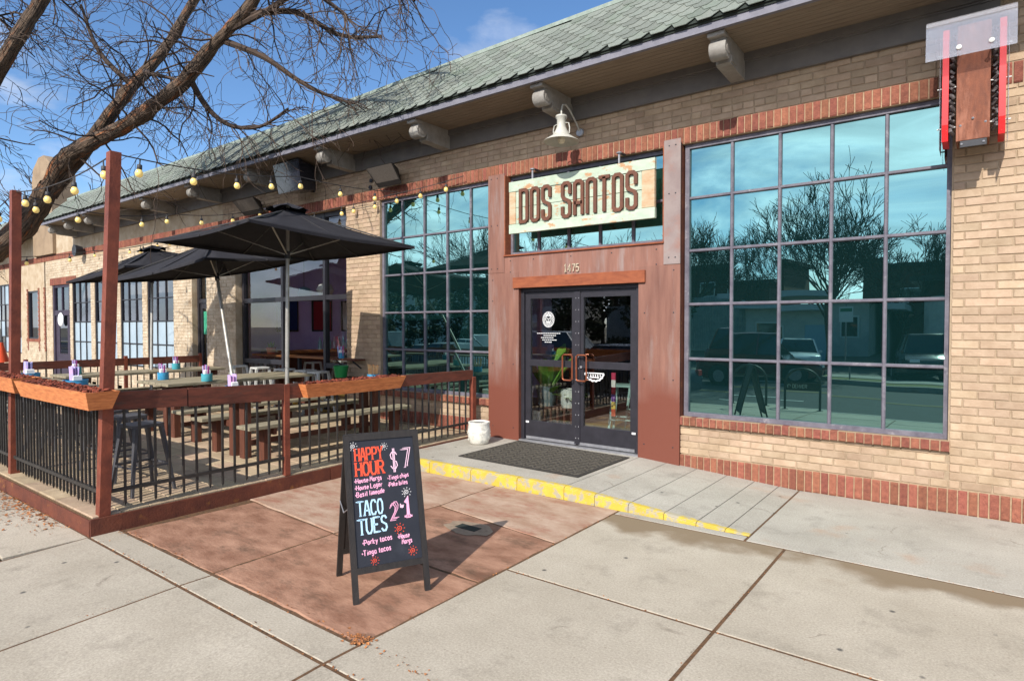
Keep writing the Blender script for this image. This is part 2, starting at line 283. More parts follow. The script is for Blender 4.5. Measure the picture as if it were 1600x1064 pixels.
# ------------------------------------------------------------------ mesh builder
WORLDP = set()
class MB:
    def __init__(s): s.v = []; s.f = []
    def add(s, vs, fs):
        n = len(s.v); s.v += [tuple(p) for p in vs]; s.f += [tuple(i + n for i in f) for f in fs]; return s
    BF = [(0, 3, 2, 1), (4, 5, 6, 7), (0, 1, 5, 4), (1, 2, 6, 5), (2, 3, 7, 6), (3, 0, 4, 7)]
    def box(s, x0, x1, y0, y1, z0, z1):
        return s.add([(x0, y0, z0), (x1, y0, z0), (x1, y1, z0), (x0, y1, z0), (x0, y0, z1), (x1, y0, z1), (x1, y1, z1), (x0, y1, z1)], MB.BF)
    def cham(s, x0, x1, y0, y1, z0, z1, c=0.004):   # box with chamfered vertical and top/bottom edges (24 corners collapsed to 3 rings)
        v = []
        for z, k in ((z0, c), (z0 + c, 0), (z1 - c, 0), (z1, c)):
            v += [(x0 + k, y0 + k, z), (x1 - k, y0 + k, z), (x1 - k, y1 - k, z), (x0 + k, y1 - k, z)]
        f = [(0, 3, 2, 1), (12, 13, 14, 15)]
        for r in range(3):
            for i in range(4):
                a = r * 4 + i; b = r * 4 + (i + 1) % 4; f.append((a, b, b + 4, a + 4))
        return s.add(v, f)
    def bar(s, p, q, w, h, up=(0, 0, 1), w2=None, h2=None):
        p = Vector(p); q = Vector(q); d = (q - p).normalized(); up = Vector(up)
        if abs(d.dot(up)) > 0.98: up = Vector((0, 1, 0))
        sd = d.cross(up).normalized(); u = sd.cross(d).normalized(); w2 = w2 or w; h2 = h2 or h
        vs = []
        for c, ww, hh in ((p, w, h), (q, w2, h2)):
            vs += [c - sd * ww / 2 - u * hh / 2, c + sd * ww / 2 - u * hh / 2, c + sd * ww / 2 + u * hh / 2, c - sd * ww / 2 + u * hh / 2]
        return s.add(vs, MB.BF)
    def tube(s, pts, r, n=6, cap=True):
        pts = [Vector(p) for p in pts]; m = len(pts)
        rs = r if isinstance(r, (list, tuple)) else [r] * m
        vs = []; ref = Vector((0.31, 0.2, 0.93)).normalized()
        for i, p in enumerate(pts):
            d = (pts[min(i + 1, m - 1)] - pts[max(i - 1, 0)])
            d = d.normalized() if d.length > 1e-9 else Vector((0, 0, 1))
            a = ref - d * ref.dot(d)
            if a.length < 0.05: a = Vector((1, 0, 0)) - d * d.x
            a.normalize(); ref = a; b = d.cross(a)
            for k in range(n):
                t = 2 * PI * k / n; vs.append(p + (a * math.cos(t) + b * math.sin(t)) * rs[i])
        fs = []
        for i in range(m - 1):
            for k in range(n):
                k2 = (k + 1) % n; fs.append((i * n + k, i * n + k2, (i + 1) * n + k2, (i + 1) * n + k))
        if cap: fs += [tuple(range(n - 1, -1, -1)), tuple((m - 1) * n + k for k in range(n))]
        return s.add(vs, fs)
    def lathe(s, prof, c=(0, 0, 0), n=20, axis='z'):
        vs = []; fs = []; m = len(prof)
        for r, z in prof:
            for k in range(n):
                t = 2 * PI * k / n
                if axis == 'z': vs.append((c[0] + r * math.cos(t), c[1] + r * math.sin(t), c[2] + z))
                elif axis == 'x': vs.append((c[0] + z, c[1] + r * math.cos(t), c[2] + r * math.sin(t)))
                else: vs.append((c[0] + r * math.sin(t), c[1] + z, c[2] + r * math.cos(t)))
        for i in range(m - 1):
            for k in range(n):
                k2 = (k + 1) % n; fs.append((i * n + k, i * n + k2, (i + 1) * n + k2, (i + 1) * n + k))
        if prof[0][0] > 1e-4: fs.append(tuple(range(n - 1, -1, -1)))
        if prof[-1][0] > 1e-4: fs.append(tuple((m - 1) * n + k for k in range(n)))
        return s.add(vs, fs)
    def prism(s, poly, o, u, v, w):   # poly in (u,v), pushed along w
        o = Vector(o); u = Vector(u); v = Vector(v); w = Vector(w); n = len(poly)
        a = [o + u * x + v * y for x, y in poly]; b = [p + w for p in a]
        fs = [tuple(range(n - 1, -1, -1)), tuple(range(n, 2 * n))] + [(i, (i + 1) % n, n + (i + 1) % n, n + i) for i in range(n)]
        return s.add(a + b, fs)
    def build(s, name, m, parent=None, loc=None, smooth=False, fix=True):
        me = bpy.data.meshes.new(name); me.from_pydata(s.v, [], s.f); me.update()
        if fix:
            import bmesh
            bm = bmesh.new(); bm.from_mesh(me); bmesh.ops.recalc_face_normals(bm, faces=bm.faces); bm.to_mesh(me); bm.free()
        if m: me.materials.append(m)
        if smooth: me.polygons.foreach_set('use_smooth', [True] * len(me.polygons)); me.set_sharp_from_angle(angle=R(40))
        return obj(name, me, parent, loc)
def obj(name, me, parent=None, loc=None):
    o = bpy.data.objects.new(name, me); COL.objects.link(o)
    if loc is not None: o.location = loc
    if parent is not None:
        o.parent = parent
        if parent.name in WORLDP:
            o.matrix_parent_inverse = Matrix.Translation(-parent.location)
    return o
def tag(o, label=None, cat=None, group=None, kind=None):
    if label: o['label'] = label
    if cat: o['category'] = cat
    if group: o['group'] = group
    if kind: o['kind'] = kind
    return o
def thing(name, loc, label, cat, group=None, rz=0, world=False):
    o = bpy.data.objects.new(name, None); COL.objects.link(o); o.location = loc; o.rotation_euler = (0, 0, rz)
    o.empty_display_size = 0.1
    if world: WORLDP.add(o.name)
    return tag(o, label, cat, group)
def dup(root, loc, rz=None, label=None, group=None):
    def cp(o, par):
        c = o.copy(); COL.objects.link(c)
        if par is not None: c.parent = par
        for ch in list(o.children): cp(ch, c)
        return c
    r = cp(root, None); r.location = loc
    if rz is not None: r.rotation_euler = (0, 0, rz)
    if label: r['label'] = label
    if group: r['group'] = group
    return r
Rm = cam.rotation_euler.to_matrix()
def px(p):          # how large one metre at p shows (0 when out of frame); used only to rank which pieces become parts
    c = Rm.transposed() @ (Vector(p) - CAM)
    if c.z > -0.3: return 0
    x = c.x / -c.z; y = c.y / -c.z
    if abs(x) > 0.86 or abs(y) > 0.58: return 0
    return 1 / -c.z
def pieces(name, items, meshes, parent, m1, m2, limit=300, mass='far'):
    """items: (loc, scale, variant). The largest `limit` become part objects, the rest one part of kind stuff."""
    items = sorted(items, key=lambda it: -px(it[0]) * it[1][0] * it[1][2])
    mes = []
    for mb in meshes:
        me = bpy.data.meshes.new(name); me.from_pydata(mb.v, [], mb.f); me.materials.append(m1); mes.append(me)
    for loc, sc, k in items[:limit]:
        o = obj(name, mes[k], parent); o.location = loc; o.scale = sc
    rest = items[limit:]
    if rest:
        M = MB()
        for loc, sc, k in rest:
            M.add([(loc[0] + v[0] * sc[0], loc[1] + v[1] * sc[1], loc[2] + v[2] * sc[2]) for v in meshes[k].v], meshes[k].f)
        tag(M.build(mass, m2, parent, fix=False), kind='stuff')

# ------------------------------------------------------------------ stroke lettering
GL = {
 'A': [[(0, 0), (1.6, 6), (2.4, 6), (4, 0)], [(0.7, 2), (3.3, 2)]], 'B': [[(0, 0), (0, 6), (2.6, 6), (3.4, 5), (2.6, 3.2), (0, 3.2)], [(2.6, 3.2), (3.8, 1.8), (2.8, 0), (0, 0)]],
 'C': [[(3.8, 4.8), (3, 6), (1.2, 6), (0.2, 4.6), (0.2, 1.4), (1.2, 0), (3, 0), (3.8, 1.2)]], 'D': [[(0, 0), (0, 6), (2.4, 6), (3.8, 4.4), (3.8, 1.6), (2.4, 0), (0, 0)]],
 'E': [[(3.6, 6), (0.2, 6), (0.2, 0), (3.6, 0)], [(0.2, 3.1), (2.8, 3.1)]], 'H': [[(0.2, 0), (0.2, 6)], [(3.8, 0), (3.8, 6)], [(0.2, 3), (3.8, 3)]],
 'L': [[(0.3, 6), (0.3, 0), (3.5, 0)]], 'M': [[(0, 0), (0.4, 6), (2, 2.2), (3.6, 6), (4, 0)]], 'N': [[(0.2, 0), (0.2, 6), (3.8, 0), (3.8, 6)]],
 'O': [[(1.2, 0), (0.2, 1.5), (0.2, 4.5), (1.2, 6), (2.8, 6), (3.8, 4.5), (3.8, 1.5), (2.8, 0), (1.2, 0)]], 'P': [[(0.2, 0), (0.2, 6), (2.8, 6), (3.8, 5), (3.8, 3.7), (2.8, 2.8), (0.2, 2.8)]],
 'R': [[(0.2, 0), (0.2, 6), (2.8, 6), (3.7, 5), (3.7, 3.9), (2.8, 3), (0.2, 3)], [(2, 3), (3.9, 0)]], 'S': [[(3.7, 4.9), (2.8, 6), (1.2, 6), (0.3, 5), (0.6, 3.7), (3.3, 2.5), (3.7, 1.2), (2.8, 0), (1.2, 0), (0.2, 1.1)]],
 'T': [[(0, 6), (4, 6)], [(2, 6), (2, 0)]], 'U': [[(0.2, 6), (0.2, 1.4), (1.2, 0), (2.8, 0), (3.8, 1.4), (3.8, 6)]], 'V': [[(0, 6), (2, 0), (4, 6)]], 'Y': [[(0.1, 6), (2, 3), (3.9, 6)], [(2, 3), (2, 0)]],
 '1': [[(0.9, 4.8), (2.1, 6), (2.1, 0)], [(0.9, 0), (3.3, 0)]], '2': [[(0.4, 4.6), (1.2, 6), (2.8, 6), (3.7, 4.8), (3.3, 3.3), (0.3, 0.2), (3.8, 0.2)]], '4': [[(2.8, 0), (2.8, 6), (0.2, 2), (3.9, 2)]],
 '5': [[(3.6, 6), (0.6, 6), (0.4, 3.4), (2.6, 3.7), (3.7, 2.4), (3.2, 0.5), (1.8, 0), (0.3, 0.8)]], '7': [[(0.3, 6), (3.8, 6), (1.6, 0)]],
 '$': [[(3.7, 4.7), (2.8, 5.6), (1.2, 5.6), (0.3, 4.8), (0.7, 3.6), (3.3, 2.5), (3.7, 1.3), (2.8, 0.4), (1.2, 0.4), (0.2, 1.3)], [(1.7, 6.8), (1.7, -0.8)], [(2.4, 6.8), (2.4, -0.8)]],
 'a': [[(3, 3.6), (1.2, 3.8), (0.3, 2), (1, 0.1), (2.2, 0.2), (3, 1.6), (3, 3.6), (3.2, 0)]], 'b': [[(0.4, 6), (0.4, 0.2), (2.2, 0), (3.1, 1.5), (2.4, 3.5), (0.5, 2.8)]], 'c': [[(3, 3.2), (1.6, 3.9), (0.4, 2.4), (0.8, 0.4), (2, 0), (3, 0.7)]],
 'd': [[(3, 6), (3, 0)], [(3, 3), (1.4, 3.9), (0.3, 2), (1.2, 0), (3, 0.8)]], 'e': [[(0.4, 2), (3, 2.3), (2.4, 3.7), (1.2, 3.8), (0.3, 2.2), (0.9, 0.3), (2.9, 0.5)]], 'f': [[(2.8, 5.6), (1.7, 5.8), (1.3, 4.6), (1.3, 0)], [(0.4, 3.4), (2.6, 3.4)]],
 'g': [[(3, 3.6), (1.2, 3.8), (0.4, 2.2), (1.2, 0.6), (2.8, 1), (3, 3.6), (2.9, -1), (1.6, -2), (0.5, -1.3)]], 'h': [[(0.4, 6), (0.4, 0)], [(0.4, 2.6), (1.8, 3.8), (2.8, 3), (2.8, 0)]], 'i': [[(1.2, 3.6), (1.2, 0)], [(1.2, 4.9), (1.2, 5.4)]],
 'k': [[(0.4, 6), (0.4, 0)], [(2.7, 3.8), (0.5, 1.8), (2.9, 0)]], 'l': [[(1.1, 6), (1.1, 0)]], 'm': [[(0.2, 0), (0.2, 3.7)], [(0.2, 2.8), (1.2, 3.8), (1.9, 2.8), (1.9, 0)], [(1.9, 2.8), (2.9, 3.8), (3.6, 2.8), (3.6, 0)]],
 'n': [[(0.4, 0), (0.4, 3.7)], [(0.4, 2.6), (1.8, 3.8), (2.8, 3), (2.8, 0)]], 'o': [[(1.6, 0), (0.4, 1.1), (0.5, 3), (1.7, 3.9), (2.9, 2.9), (2.9, 1), (1.6, 0)]], 'p': [[(0.4, 3.7), (0.4, -2)], [(0.4, 2.8), (1.8, 3.8), (3, 2.4), (2.3, 0.3), (0.5, 0.8)]],
 'r': [[(0.5, 0), (0.5, 3.7)], [(0.5, 2.4), (1.6, 3.7), (2.7, 3.4)]], 's': [[(2.8, 3.3), (1.4, 3.9), (0.5, 3), (2.6, 1.4), (2.2, 0.1), (0.4, 0.5)]], 't': [[(1.4, 5.4), (1.4, 0.6), (2.6, 0.2)], [(0.3, 3.7), (2.6, 3.7)]],
 'u': [[(0.4, 3.7), (0.5, 0.8), (1.5, 0), (2.7, 0.9)], [(2.8, 3.7), (2.8, 0)]], 'y': [[(0.4, 3.7), (1.7, 0.6)], [(3, 3.7), (1.2, -2)]], '.': [[(0.6, 1.6), (1.4, 2.2), (0.9, 2.6), (0.6, 1.8)]],
}
ADV = {'i': 2.6, 'l': 2.6, '.': 2.4, ' ': 2.2, 'm': 4.8, 't': 3.4, 'f': 3.4, 'r': 3.4}
def ribbon(mb, pts, w, O, U, V, Nn, depth, closed=False):
    """flat ribbon along a polyline of (u,v) points, pushed out along Nn"""
    P = [Vector((p[0], p[1])) for p in pts]; n = len(P)
    if n > 2 and (P[0] - P[-1]).length < 1e-6: closed = True; P = P[:-1]; n -= 1
    Lf = []; Rt = []
    for i in range(n):
        if closed: a = P[i] - P[i - 1]; b = P[(i + 1) % n] - P[i]
        else: a = P[i] - P[max(i - 1, 0)]; b = P[min(i + 1, n - 1)] - P[i]
        if a.length < 1e-9: a = b
        if b.length < 1e-9: b = a
        a = a.normalized(); b = b.normalized(); t = (a + b)
        t = t.normalized() if t.length > 1e-3 else a
        nn = Vector((-t.y, t.x)); k = max(0.45, nn.dot(Vector((-a.y, a.x))))
        Lf.append(P[i] + nn * w / 2 / k); Rt.append(P[i] - nn * w / 2 / k)
    to3 = lambda p, h: O + U * p.x + V * p.y + Nn * h
    vs = []
    for i in range(n): vs += [to3(Lf[i], depth), to3(Rt[i], depth), to3(Lf[i], 0), to3(Rt[i], 0)]
    fs = []
    rngn = n if closed else n - 1
    for i in range(rngn):
        a = i * 4; b = ((i + 1) % n) * 4
        fs += [(a, a + 1, b + 1, b), (a, b, b + 2, a + 2), (a + 1, a + 3, b + 3, b + 1)]
    if not closed: fs += [(0, 2, 3, 1), ((n - 1) * 4, (n - 1) * 4 + 1, (n - 1) * 4 + 3, (n - 1) * 4 + 2)]
    mb.add(vs, fs)
def write(text, x, y, h, O, U, V, Nn, w=None, depth=0.0015, wid=1.0, serif=0, slope=0.0, jit=0.0, parent=None, m=None, name='lettering', mb=None):
    sc = h / 6; w = w or h * 0.12; M = mb or MB(); cx = x
    for i, ch in enumerate(text):
        dy = jit * math.sin(i * 2.1 + x * 40) * h
        for st in GL.get(ch, []):
            pts = [(cx + p[0] * sc * wid, y + dy + (cx - x) * slope + p[1] * sc) for p in st]
            ribbon(M, pts, w, O, U, V, Nn, depth)
            if serif:
                for p0, p in ((st[0], pts[0]), (st[-1], pts[-1])):
                    if p0[1] in (0, 6) and p0 not in ((1.2, 0), (2.8, 0), (1.2, 6), (2.8, 6)):
                        ribbon(M, [(p[0] - serif * w, p[1]), (p[0] + serif * w, p[1])], w * 0.55, O, U, V, Nn, depth)
        cx += ADV.get(ch, 5.0 if ch.isupper() else 4.0) * sc * wid
    if mb: return cx
    return M.build(name, m, parent, fix=False)

# ------------------------------------------------------------------ ground
WY = 7.02
def ground():
    tag(MB().box(-700, 700, -700, 700, -1.0, -0.45).build('ground', mat('far_ground', srgb(128, 120, 98), srgb(104, 98, 82), 0.05, 0.95)), kind='structure')
    tag(MB().box(-120, 60, -10.4, -1.15, -0.6, -0.27).build('road', ASPH), kind='structure')
    lm = flat('road_paint', srgb(206, 204, 196), 0.8); ly = flat('road_paint_yellow', srgb(132, 116, 70), 0.8)
    M = MB()
    for k in range(-20, 10): M.box(k * 6, k * 6 + 2.4, -3.6, -3.5, -0.266, -0.262); M.box(k * 6, k * 6 + 2.4, -8.1, -8.0, -0.266, -0.262)
    tag(M.build('lane_marking', lm), kind='structure')
    tag(MB().box(-120, 60, -5.9, -5.8, -0.266, -0.262).box(-120, 60, -6.1, -6.0, -0.266, -0.262).build('centre_line', ly), kind='structure')
    tag(MB().box(-120, 60, -10.6, -10.4, -0.6, -0.1).build('far_kerb', CONC2), kind='structure')
    tag(MB().box(-120, 60, -12.0, -10.6, -0.6, -0.12).build('grass_verge', GRASS), kind='structure')
    tag(MB().box(-120, 60, -13.6, -12.0, -0.6, -0.1).build('far_pavement', CONC2), kind='structure')
    tag(MB().box(-120, 60, -60, -13.6, -0.6, -0.13).build('parking_lot', mat('old_asphalt', srgb(104, 100, 94), srgb(88, 85, 80), 1, 0.9)), kind='structure')
    # near side: sand-coloured bed below the slabs shows in the joints
    M = MB(); M.add([(-120, -1.0, -0.151), (60, -1.0, -0.151), (60, .37, -.0675), (-120, .37, -.0675), (60, 1.925, -.0045), (-120, 1.925, -.0045), (60, 7.3, -.0045), (-120, 7.3, -.0045)], [(0, 1, 2, 3), (3, 2, 4, 5), (5, 4, 6, 7)])
    bed = M.build('sidewalk', mat('dark_joint', srgb(112, 82, 56), srgb(70, 54, 40), 30, .95), fix=False); tag(bed, kind='structure')
    tag(MB().box(-120, 60, -1.15, -1.0, -0.6, -0.145).build('near_kerb', CONC2), kind='structure')
    def slab(x0, x1, y0, y1, m=CONC, par=bed, name='slab', z=0.0, gap=0.011):
        g = gap; M = MB()
        zf = lambda y: z if y >= 1.4 else z - (1.4 - y) * 0.0606
        def ring(k, dz):
            return [(x0 + g + k, y0 + g + k, zf(y0) + dz), (x1 - g - k, y0 + g + k, zf(y0) + dz), (x1 - g - k, y1 - g - k, zf(y1) + dz), (x0 + g + k, y1 - g - k, zf(y1) + dz)]
        M.add(ring(0, -0.08) + ring(0, -0.004) + ring(0.005, 0), [(8, 9, 10, 11)] + [(r * 4 + i, r * 4 + (i + 1) % 4, r * 4 + 4 + (i + 1) % 4, r * 4 + 4 + i) for r in (0, 1) for i in range(4)])
        return M.build(name, m, par, fix=False)
    xs = [-14.95, -13.4, -11.85, -10.3, -8.85, -7.35, -5.86, -4.28, -2.69, -1.19, 0.4, 1.95, 3.5, 5]
    for i in range(len(xs) - 1):
        slab(xs[i], xs[i + 1], -0.99, 0.37); slab(xs[i], xs[i + 1], 0.37, 1.35 if i < 6 else 1.925)
        if i < 6: slab(xs[i], xs[i + 1], 1.35, 1.93)
    for i in range(8, len(xs) - 1): slab(xs[i], xs[i + 1], 1.925, 3.48); slab(xs[i], xs[i + 1], 3.48, 5.11)
    slab(-5.86, -4.28, 1.925, 2.16); slab(-4.28, -2.69, 1.925, 2.16)
    slab(-40, -14.95, -0.99, 1.93); slab(-40, -14.4, 1.93, 7.02); slab(5, 20, -0.99, 1.4); slab(5, 20, 1.4, 7.02)
    slab(-1.5, 5, 5.11, 7.03, CONC2); slab(-2.69, -1.5, 5.11, 5.235, CONC2)
    # red flagstones, split edges slightly uneven
    def flag(pts, m, z):
        M = MB(); P = []
        for i in range(len(pts)):
            a = Vector(pts[i]); b = Vector(pts[(i + 1) % len(pts)]); n = max(2, int((b - a).length / 0.12))
            for k in range(n):
                p = a.lerp(b, k / n); w = 0.008 if k else 0
                P.append((p.x + (rng.random() - .5) * 2 * w, p.y + (rng.random() - .5) * 2 * w))
        c = Vector((sum(p[0] for p in P) / len(P), sum(p[1] for p in P) / len(P)))
        n = len(P); ins = [tuple(Vector(p) + (c - Vector(p)).normalized() * 0.012) for p in P]
        M.add([(p[0], p[1], -0.05) for p in P] + [(p[0], p[1], z - 0.008) for p in P] + [(p[0], p[1], z) for p in ins],
              [tuple(range(2 * n, 3 * n))] + [(r * n + i, r * n + (i + 1) % n, (r + 1) * n + (i + 1) % n, (r + 1) * n + i) for r in (0, 1) for i in range(n)])
        return M.build('flagstone', m, bed, fix=False)
    flag([(-5.77, 2.175), (-4.31, 2.175), (-4.33, 3.2), (-5.72, 3.31)], FLAGS, 0.0)
    flag([(-4.29, 2.175), (-2.70, 2.175), (-2.70, 3.17), (-4.31, 3.19)], FLAGS, 0.003)
    flag([(-4.31, 3.21), (-2.70, 3.19), (-2.70, 4.12), (-4.16, 4.32)], FLAGS, 0.0)
    flag([(-5.84, 3.33), (-4.33, 3.22), (-4.18, 4.34), (-4.2, 5.22), (-5.84, 5.22)], FLAGP, 0.004)
    flag([(-4.16, 4.34), (-2.70, 4.14), (-2.70, 5.22), (-4.18, 5.22)], FLAGP, 0.001)
    # small drain with a cement collar
    d = thing('drain', (-3.48, 3.98, 0.004), 'small rectangular drain set in a cement patch in the red flagstones', 'drain')
    M = MB(); M.prism([(0.24 * math.cos(t * PI / 8) * (1 + .12 * math.sin(t * 3)), 0.15 * math.sin(t * PI / 8) * (1 + .1 * math.cos(t * 2))) for t in range(16)], (0, 0, 0), (1, 0, 0), (0, 1, 0), (0, 0, 0.004)); M.build('collar', mat('cement_patch', srgb(150, 132, 112), srgb(120, 104, 88), 14, 0.9), d)
    MB().box(-0.12, 0.1, -0.05, 0.05, 0.005, 0.008).build('grate', flat('drain_hole', srgb(38, 44, 40), 0.9), d)
    # entry slab: level at the doors, ramping down to the right; yellow front edge
    top = lambda x: 0.13 if x < -3.3 else 0.13 * max(0, (-1.5 - x) / 1.8)
    cuts = [-5.84, -3.31, -2.96, -2.6, -2.25, -1.95, -1.7, -1.5]
    es = MB()
    for a, b in zip(cuts[:-1], cuts[1:]):
        es.add([(a, 5.24, -0.03), (b, 5.24, -0.03), (b, 7.3, -0.03), (a, 7.3, -0.03), (a, 5.24, top(a) - .012), (b, 5.24, top(b) - .012), (b, 7.3, top(b) - .012), (a, 7.3, top(a) - .012)], MB.BF)
    e0 = tag(es.build('entry_slab', DIRT), kind='structure')
    for a, b in zip(cuts[:-1], cuts[1:]):
        g = 0.005; M = MB()
        M.add([(a + g, 5.312, top(a) - .03), (b - g, 5.312, top(b) - .03), (b - g, 7.06, top(b) - .03), (a + g, 7.06, top(a) - .03), (a + g, 5.312, top(a)), (b - g, 5.312, top(b)), (b - g, 7.06, top(b)), (a + g, 7.06, top(a))], MB.BF)
        M.build('panel', CONC2, e0)
    xs2 = [-5.84, -5.2, -4.55, -3.9, -3.31, -2.96, -2.6, -2.25, -1.95, -1.7, -1.5]
    for a, b in zip(xs2[:-1], xs2[1:]):
        P = [(5.232, -0.03), (5.236, -.02), (5.245, -.006), (5.268, 0.002), (5.31, 0.002), (5.31, -0.03)]
        ya, yb = a + .003, b - .003; n = len(P)
        vs = [(ya, y, (-0.03 if i == 0 else top(a) + dz)) for i, (y, dz) in enumerate(P)] + [(yb, y, (-0.03 if i == 0 else top(b) + dz)) for i, (y, dz) in enumerate(P)]
        MB().add(vs, [tuple(range(n - 1, -1, -1)), tuple(range(n, 2 * n))] + [(i, (i + 1) % n, n + (i + 1) % n, n + i) for i in range(n)]).build('yellow_edge', YELLOW, e0)
ground()

# ------------------------------------------------------------------ the building
BL = thing('brick_building', (-8, 7.3, 0), 'long tan brick storefront with green shingle eave and rusted steel entrance', 'building', world=True)
def building():
    # mortar backing
    M = MB(); Mr = MB(); y0, y1 = WY + 0.008, WY + 0.26
    for x0, x1, z0, z1 in [(-0.22, 3.5, -0.05, 3.87), (-2.8, -0.22, -0.05, 0.57), (-13.3, 3.5, 4.06, 4.74), (-9.03, -8.13, -0.05, 3.87), (-8.13, -5.66, -0.05, 0.57), (0.12, 3.5, 4.74, 6.2), (-0.22, 3.5, 3.87, 4.06)]:
        M.box(x0, x1, y0, y1, z0, z1)
    wall = M.build('wall', MORTAR, BL)
    for x0, x1, z0, z1 in [(-13.3, -0.22, 3.87, 4.06)]:
        M2 = MB().box(x0, x1, y0 - 0.002, y1, z0, z1); M2.build('lintel_mortar', MORTAR_R, wall)
    MB().box(-2.83, 3.5, WY - 0.008, WY + 0.02, -0.05, 0.226).build('base_mortar', MORTAR_R, wall)
    MB().box(-2.84, -0.2, WY - 0.03, WY + 0.06, 0.572, 0.672).build('sill_mortar', MORTAR_R, wall); MB().box(-8.13, -5.70, WY - 0.03, WY + 0.06, 0.572, 0.672).build('sill_mortar', MORTAR_R, wall)
    # brick variants: chamfered and slightly irregular units of size 1 (scaled to the brick)
    def unit(seed):
        r = random.Random(seed); c = 0.03; j = lambda: (r.random() - .5) * 0.035
        f = [(-.5 + c, 0, -.5 + c * 2.2), (.5 - c, 0, -.5 + c * 2.2), (.5 - c, 0, .5 - c * 2.2), (-.5 + c, 0, .5 - c * 2.2)]
        b = [(-.5, .07, -.5), (.5, .07, -.5), (.5, .07, .5), (-.5, .07, .5)]
        d = [(x, 1, z) for x, _, z in b]
        v = [(x + j(), y, z + j()) for x, y, z in f] + [(x, y, z) for x, y, z in b] + d
        return MB().add(v, [(0, 1, 2, 3), (0, 4, 5, 1), (1, 5, 6, 2), (2, 6, 7, 3), (3, 7, 4, 0), (4, 8, 9, 5), (5, 9, 10, 6), (6, 10, 11, 7), (7, 11, 8, 4)])
    U = [unit(k) for k in range(6)]
    r = random.Random(3)
    P, H, J = 0.235, 0.0765, 0.010
    def course(items, x0, x1, z0, z1, yf=WY, depth=0.1, headers=None, both=True):
        i0 = round(z0 / H); z = i0 * H
        while z + 0.02 < z1:
            row = round(z / H); za, zb = max(z, z0), min(z + H, z1)
            if zb - za > 0.025:
                x = math.floor(x0 / P) * P - (P / 2 if row % 2 else 0) + (r.random() - .5) * 0.012
                hd = headers and row in headers
                while x < x1:
                    wdt = (P / 2 if hd else P)
                    a, b = max(x, x0), min(x + wdt, x1)
                    if b - a > 0.035:
                        items.append((((a + b) / 2, yf + (r.random() - .5) * 0.005, (za + zb) / 2 + (r.random() - .5) * .002), (b - a - J * (0.7 + .5 * r.random()), depth, zb - za - J * (0.75 + .4 * r.random())), r.randrange(6)))
                    x += wdt
            z += H
    tan = []
    course(tan, -0.21, 3.4, 0.226, 3.87); course(tan, -0.21, 3.4, 4.06, 4.43)
    course(tan, 0.13, 3.4, 4.43, 5.6)
    course(tan, -2.82, -0.21, 0.226, 0.572)
    course(tan, -13.3, -0.21, 4.06, 4.43, headers={54})
    course(tan, -9.03, -8.13, 0.16, 3.87)
    course(tan, -8.13, -5.70, 0.36, 0.572)
    pieces('brick', tan, U, wall, TAN, TAN_M, 300, 'farther_bricks')
    red = []
    def soldiers(x0, x1, z0, z1, yf, pitch=0.0765, depth=0.1):
        n = int((x1 - x0) / pitch); p = (x1 - x0) / n
        for k in range(n):
            red.append(((x0 + (k + .5) * p, yf + (r.random() - .5) * .005, (z0 + z1) / 2 + (r.random() - .5) * .004), (p - J * (0.9 + .4 * r.random()), depth, z1 - z0 - J * .8), r.randrange(6)))
    soldiers(-2.83, 3.4, 0.0, 0.226, WY - 0.02); soldiers(-2.84, -0.2, 0.57, 0.675, WY - 0.045, 0.0765, 0.15)
    soldiers(-13.3, 2.2, 3.868, 4.06, WY - 0.004); soldiers(-8.13, -5.70, 0.57, 0.675, WY - 0.045, 0.0765, 0.15); soldiers(-8.13, -5.70, 0.16, 0.36, WY - 0.012)
    pieces('soldier_brick', red, U, wall, RED, RED_M, 300, 'farther_soldier_bricks')
    # whitewashed piers left of the patio doors
    wh = []
    Mw = MB(); yb = WY + 0.008
    piers = [(-14.05, -12.8), (-15.67, -14.74), (-17.42, -17.12), (-19.05, -18.79), (-20.9, -20.6), (-22.6, -22.37), (-24.75, -24.14)]
    for a, b in piers: Mw.box(a, b, yb, WY + .26, -.05, 3.87 if a > -15 else 3.1)
    Mw.box(-40, -24.9, yb, WY + .26, -.05, 0.75); Mw.box(-25.5, -24.9, yb, WY + .26, .75, 3.87); Mw.box(-27.4, -26.57, yb, WY + .26, .75, 3.87)
    Mw.box(-26.57, -25.5, yb, WY + .26, .75, 1.3); Mw.box(-26.57, -25.5, yb, WY + .26, 2.95, 3.87)
    Mw.box(-24.75, -14.74, yb, WY + .26, 3.1, 3.87); Mw.box(-40, -13.3, yb, WY + .26, 3.87, 4.74); Mw.box(-40, -27.4, yb, WY + .26, 3.3, 3.87)
    Mw.box(-22.6, -15.67, yb, WY + .26, -.05, 0.66); Mw.box(-14.74, -14.05, yb, WY + .26, 3.05, 3.87)
    lw = Mw.build('whitewashed_wall', mat('whitewash_mortar', srgb(190, 174, 150), srgb(160, 138, 110), 3, 0.95, 0.4, 60), BL)
    for a, b in piers: course(wh, a, b, 0.16, 3.06 if a < -15 else 3.87)
    course(wh, -24.75, -14.74, 3.1, 3.8); course(wh, -22.6, -15.67, 0.1, 0.66); course(wh, -27.4, -24.9, 0.1, 1.25)
    pieces('brick', wh, U, lw, WHT, WHT_M, 160, 'farther_bricks')
    rl = []; red2 = red; red = rl
    # soldier band and brick trim further left
    nb = int((40 - 13.3) / .0765)
    M = MB()
    for k in range(nb):
        x = -13.3 - (k + .5) * .0765; M.box(x - .033, x + .033, WY - .004, WY + .06, 3.872 - .0, 4.055)
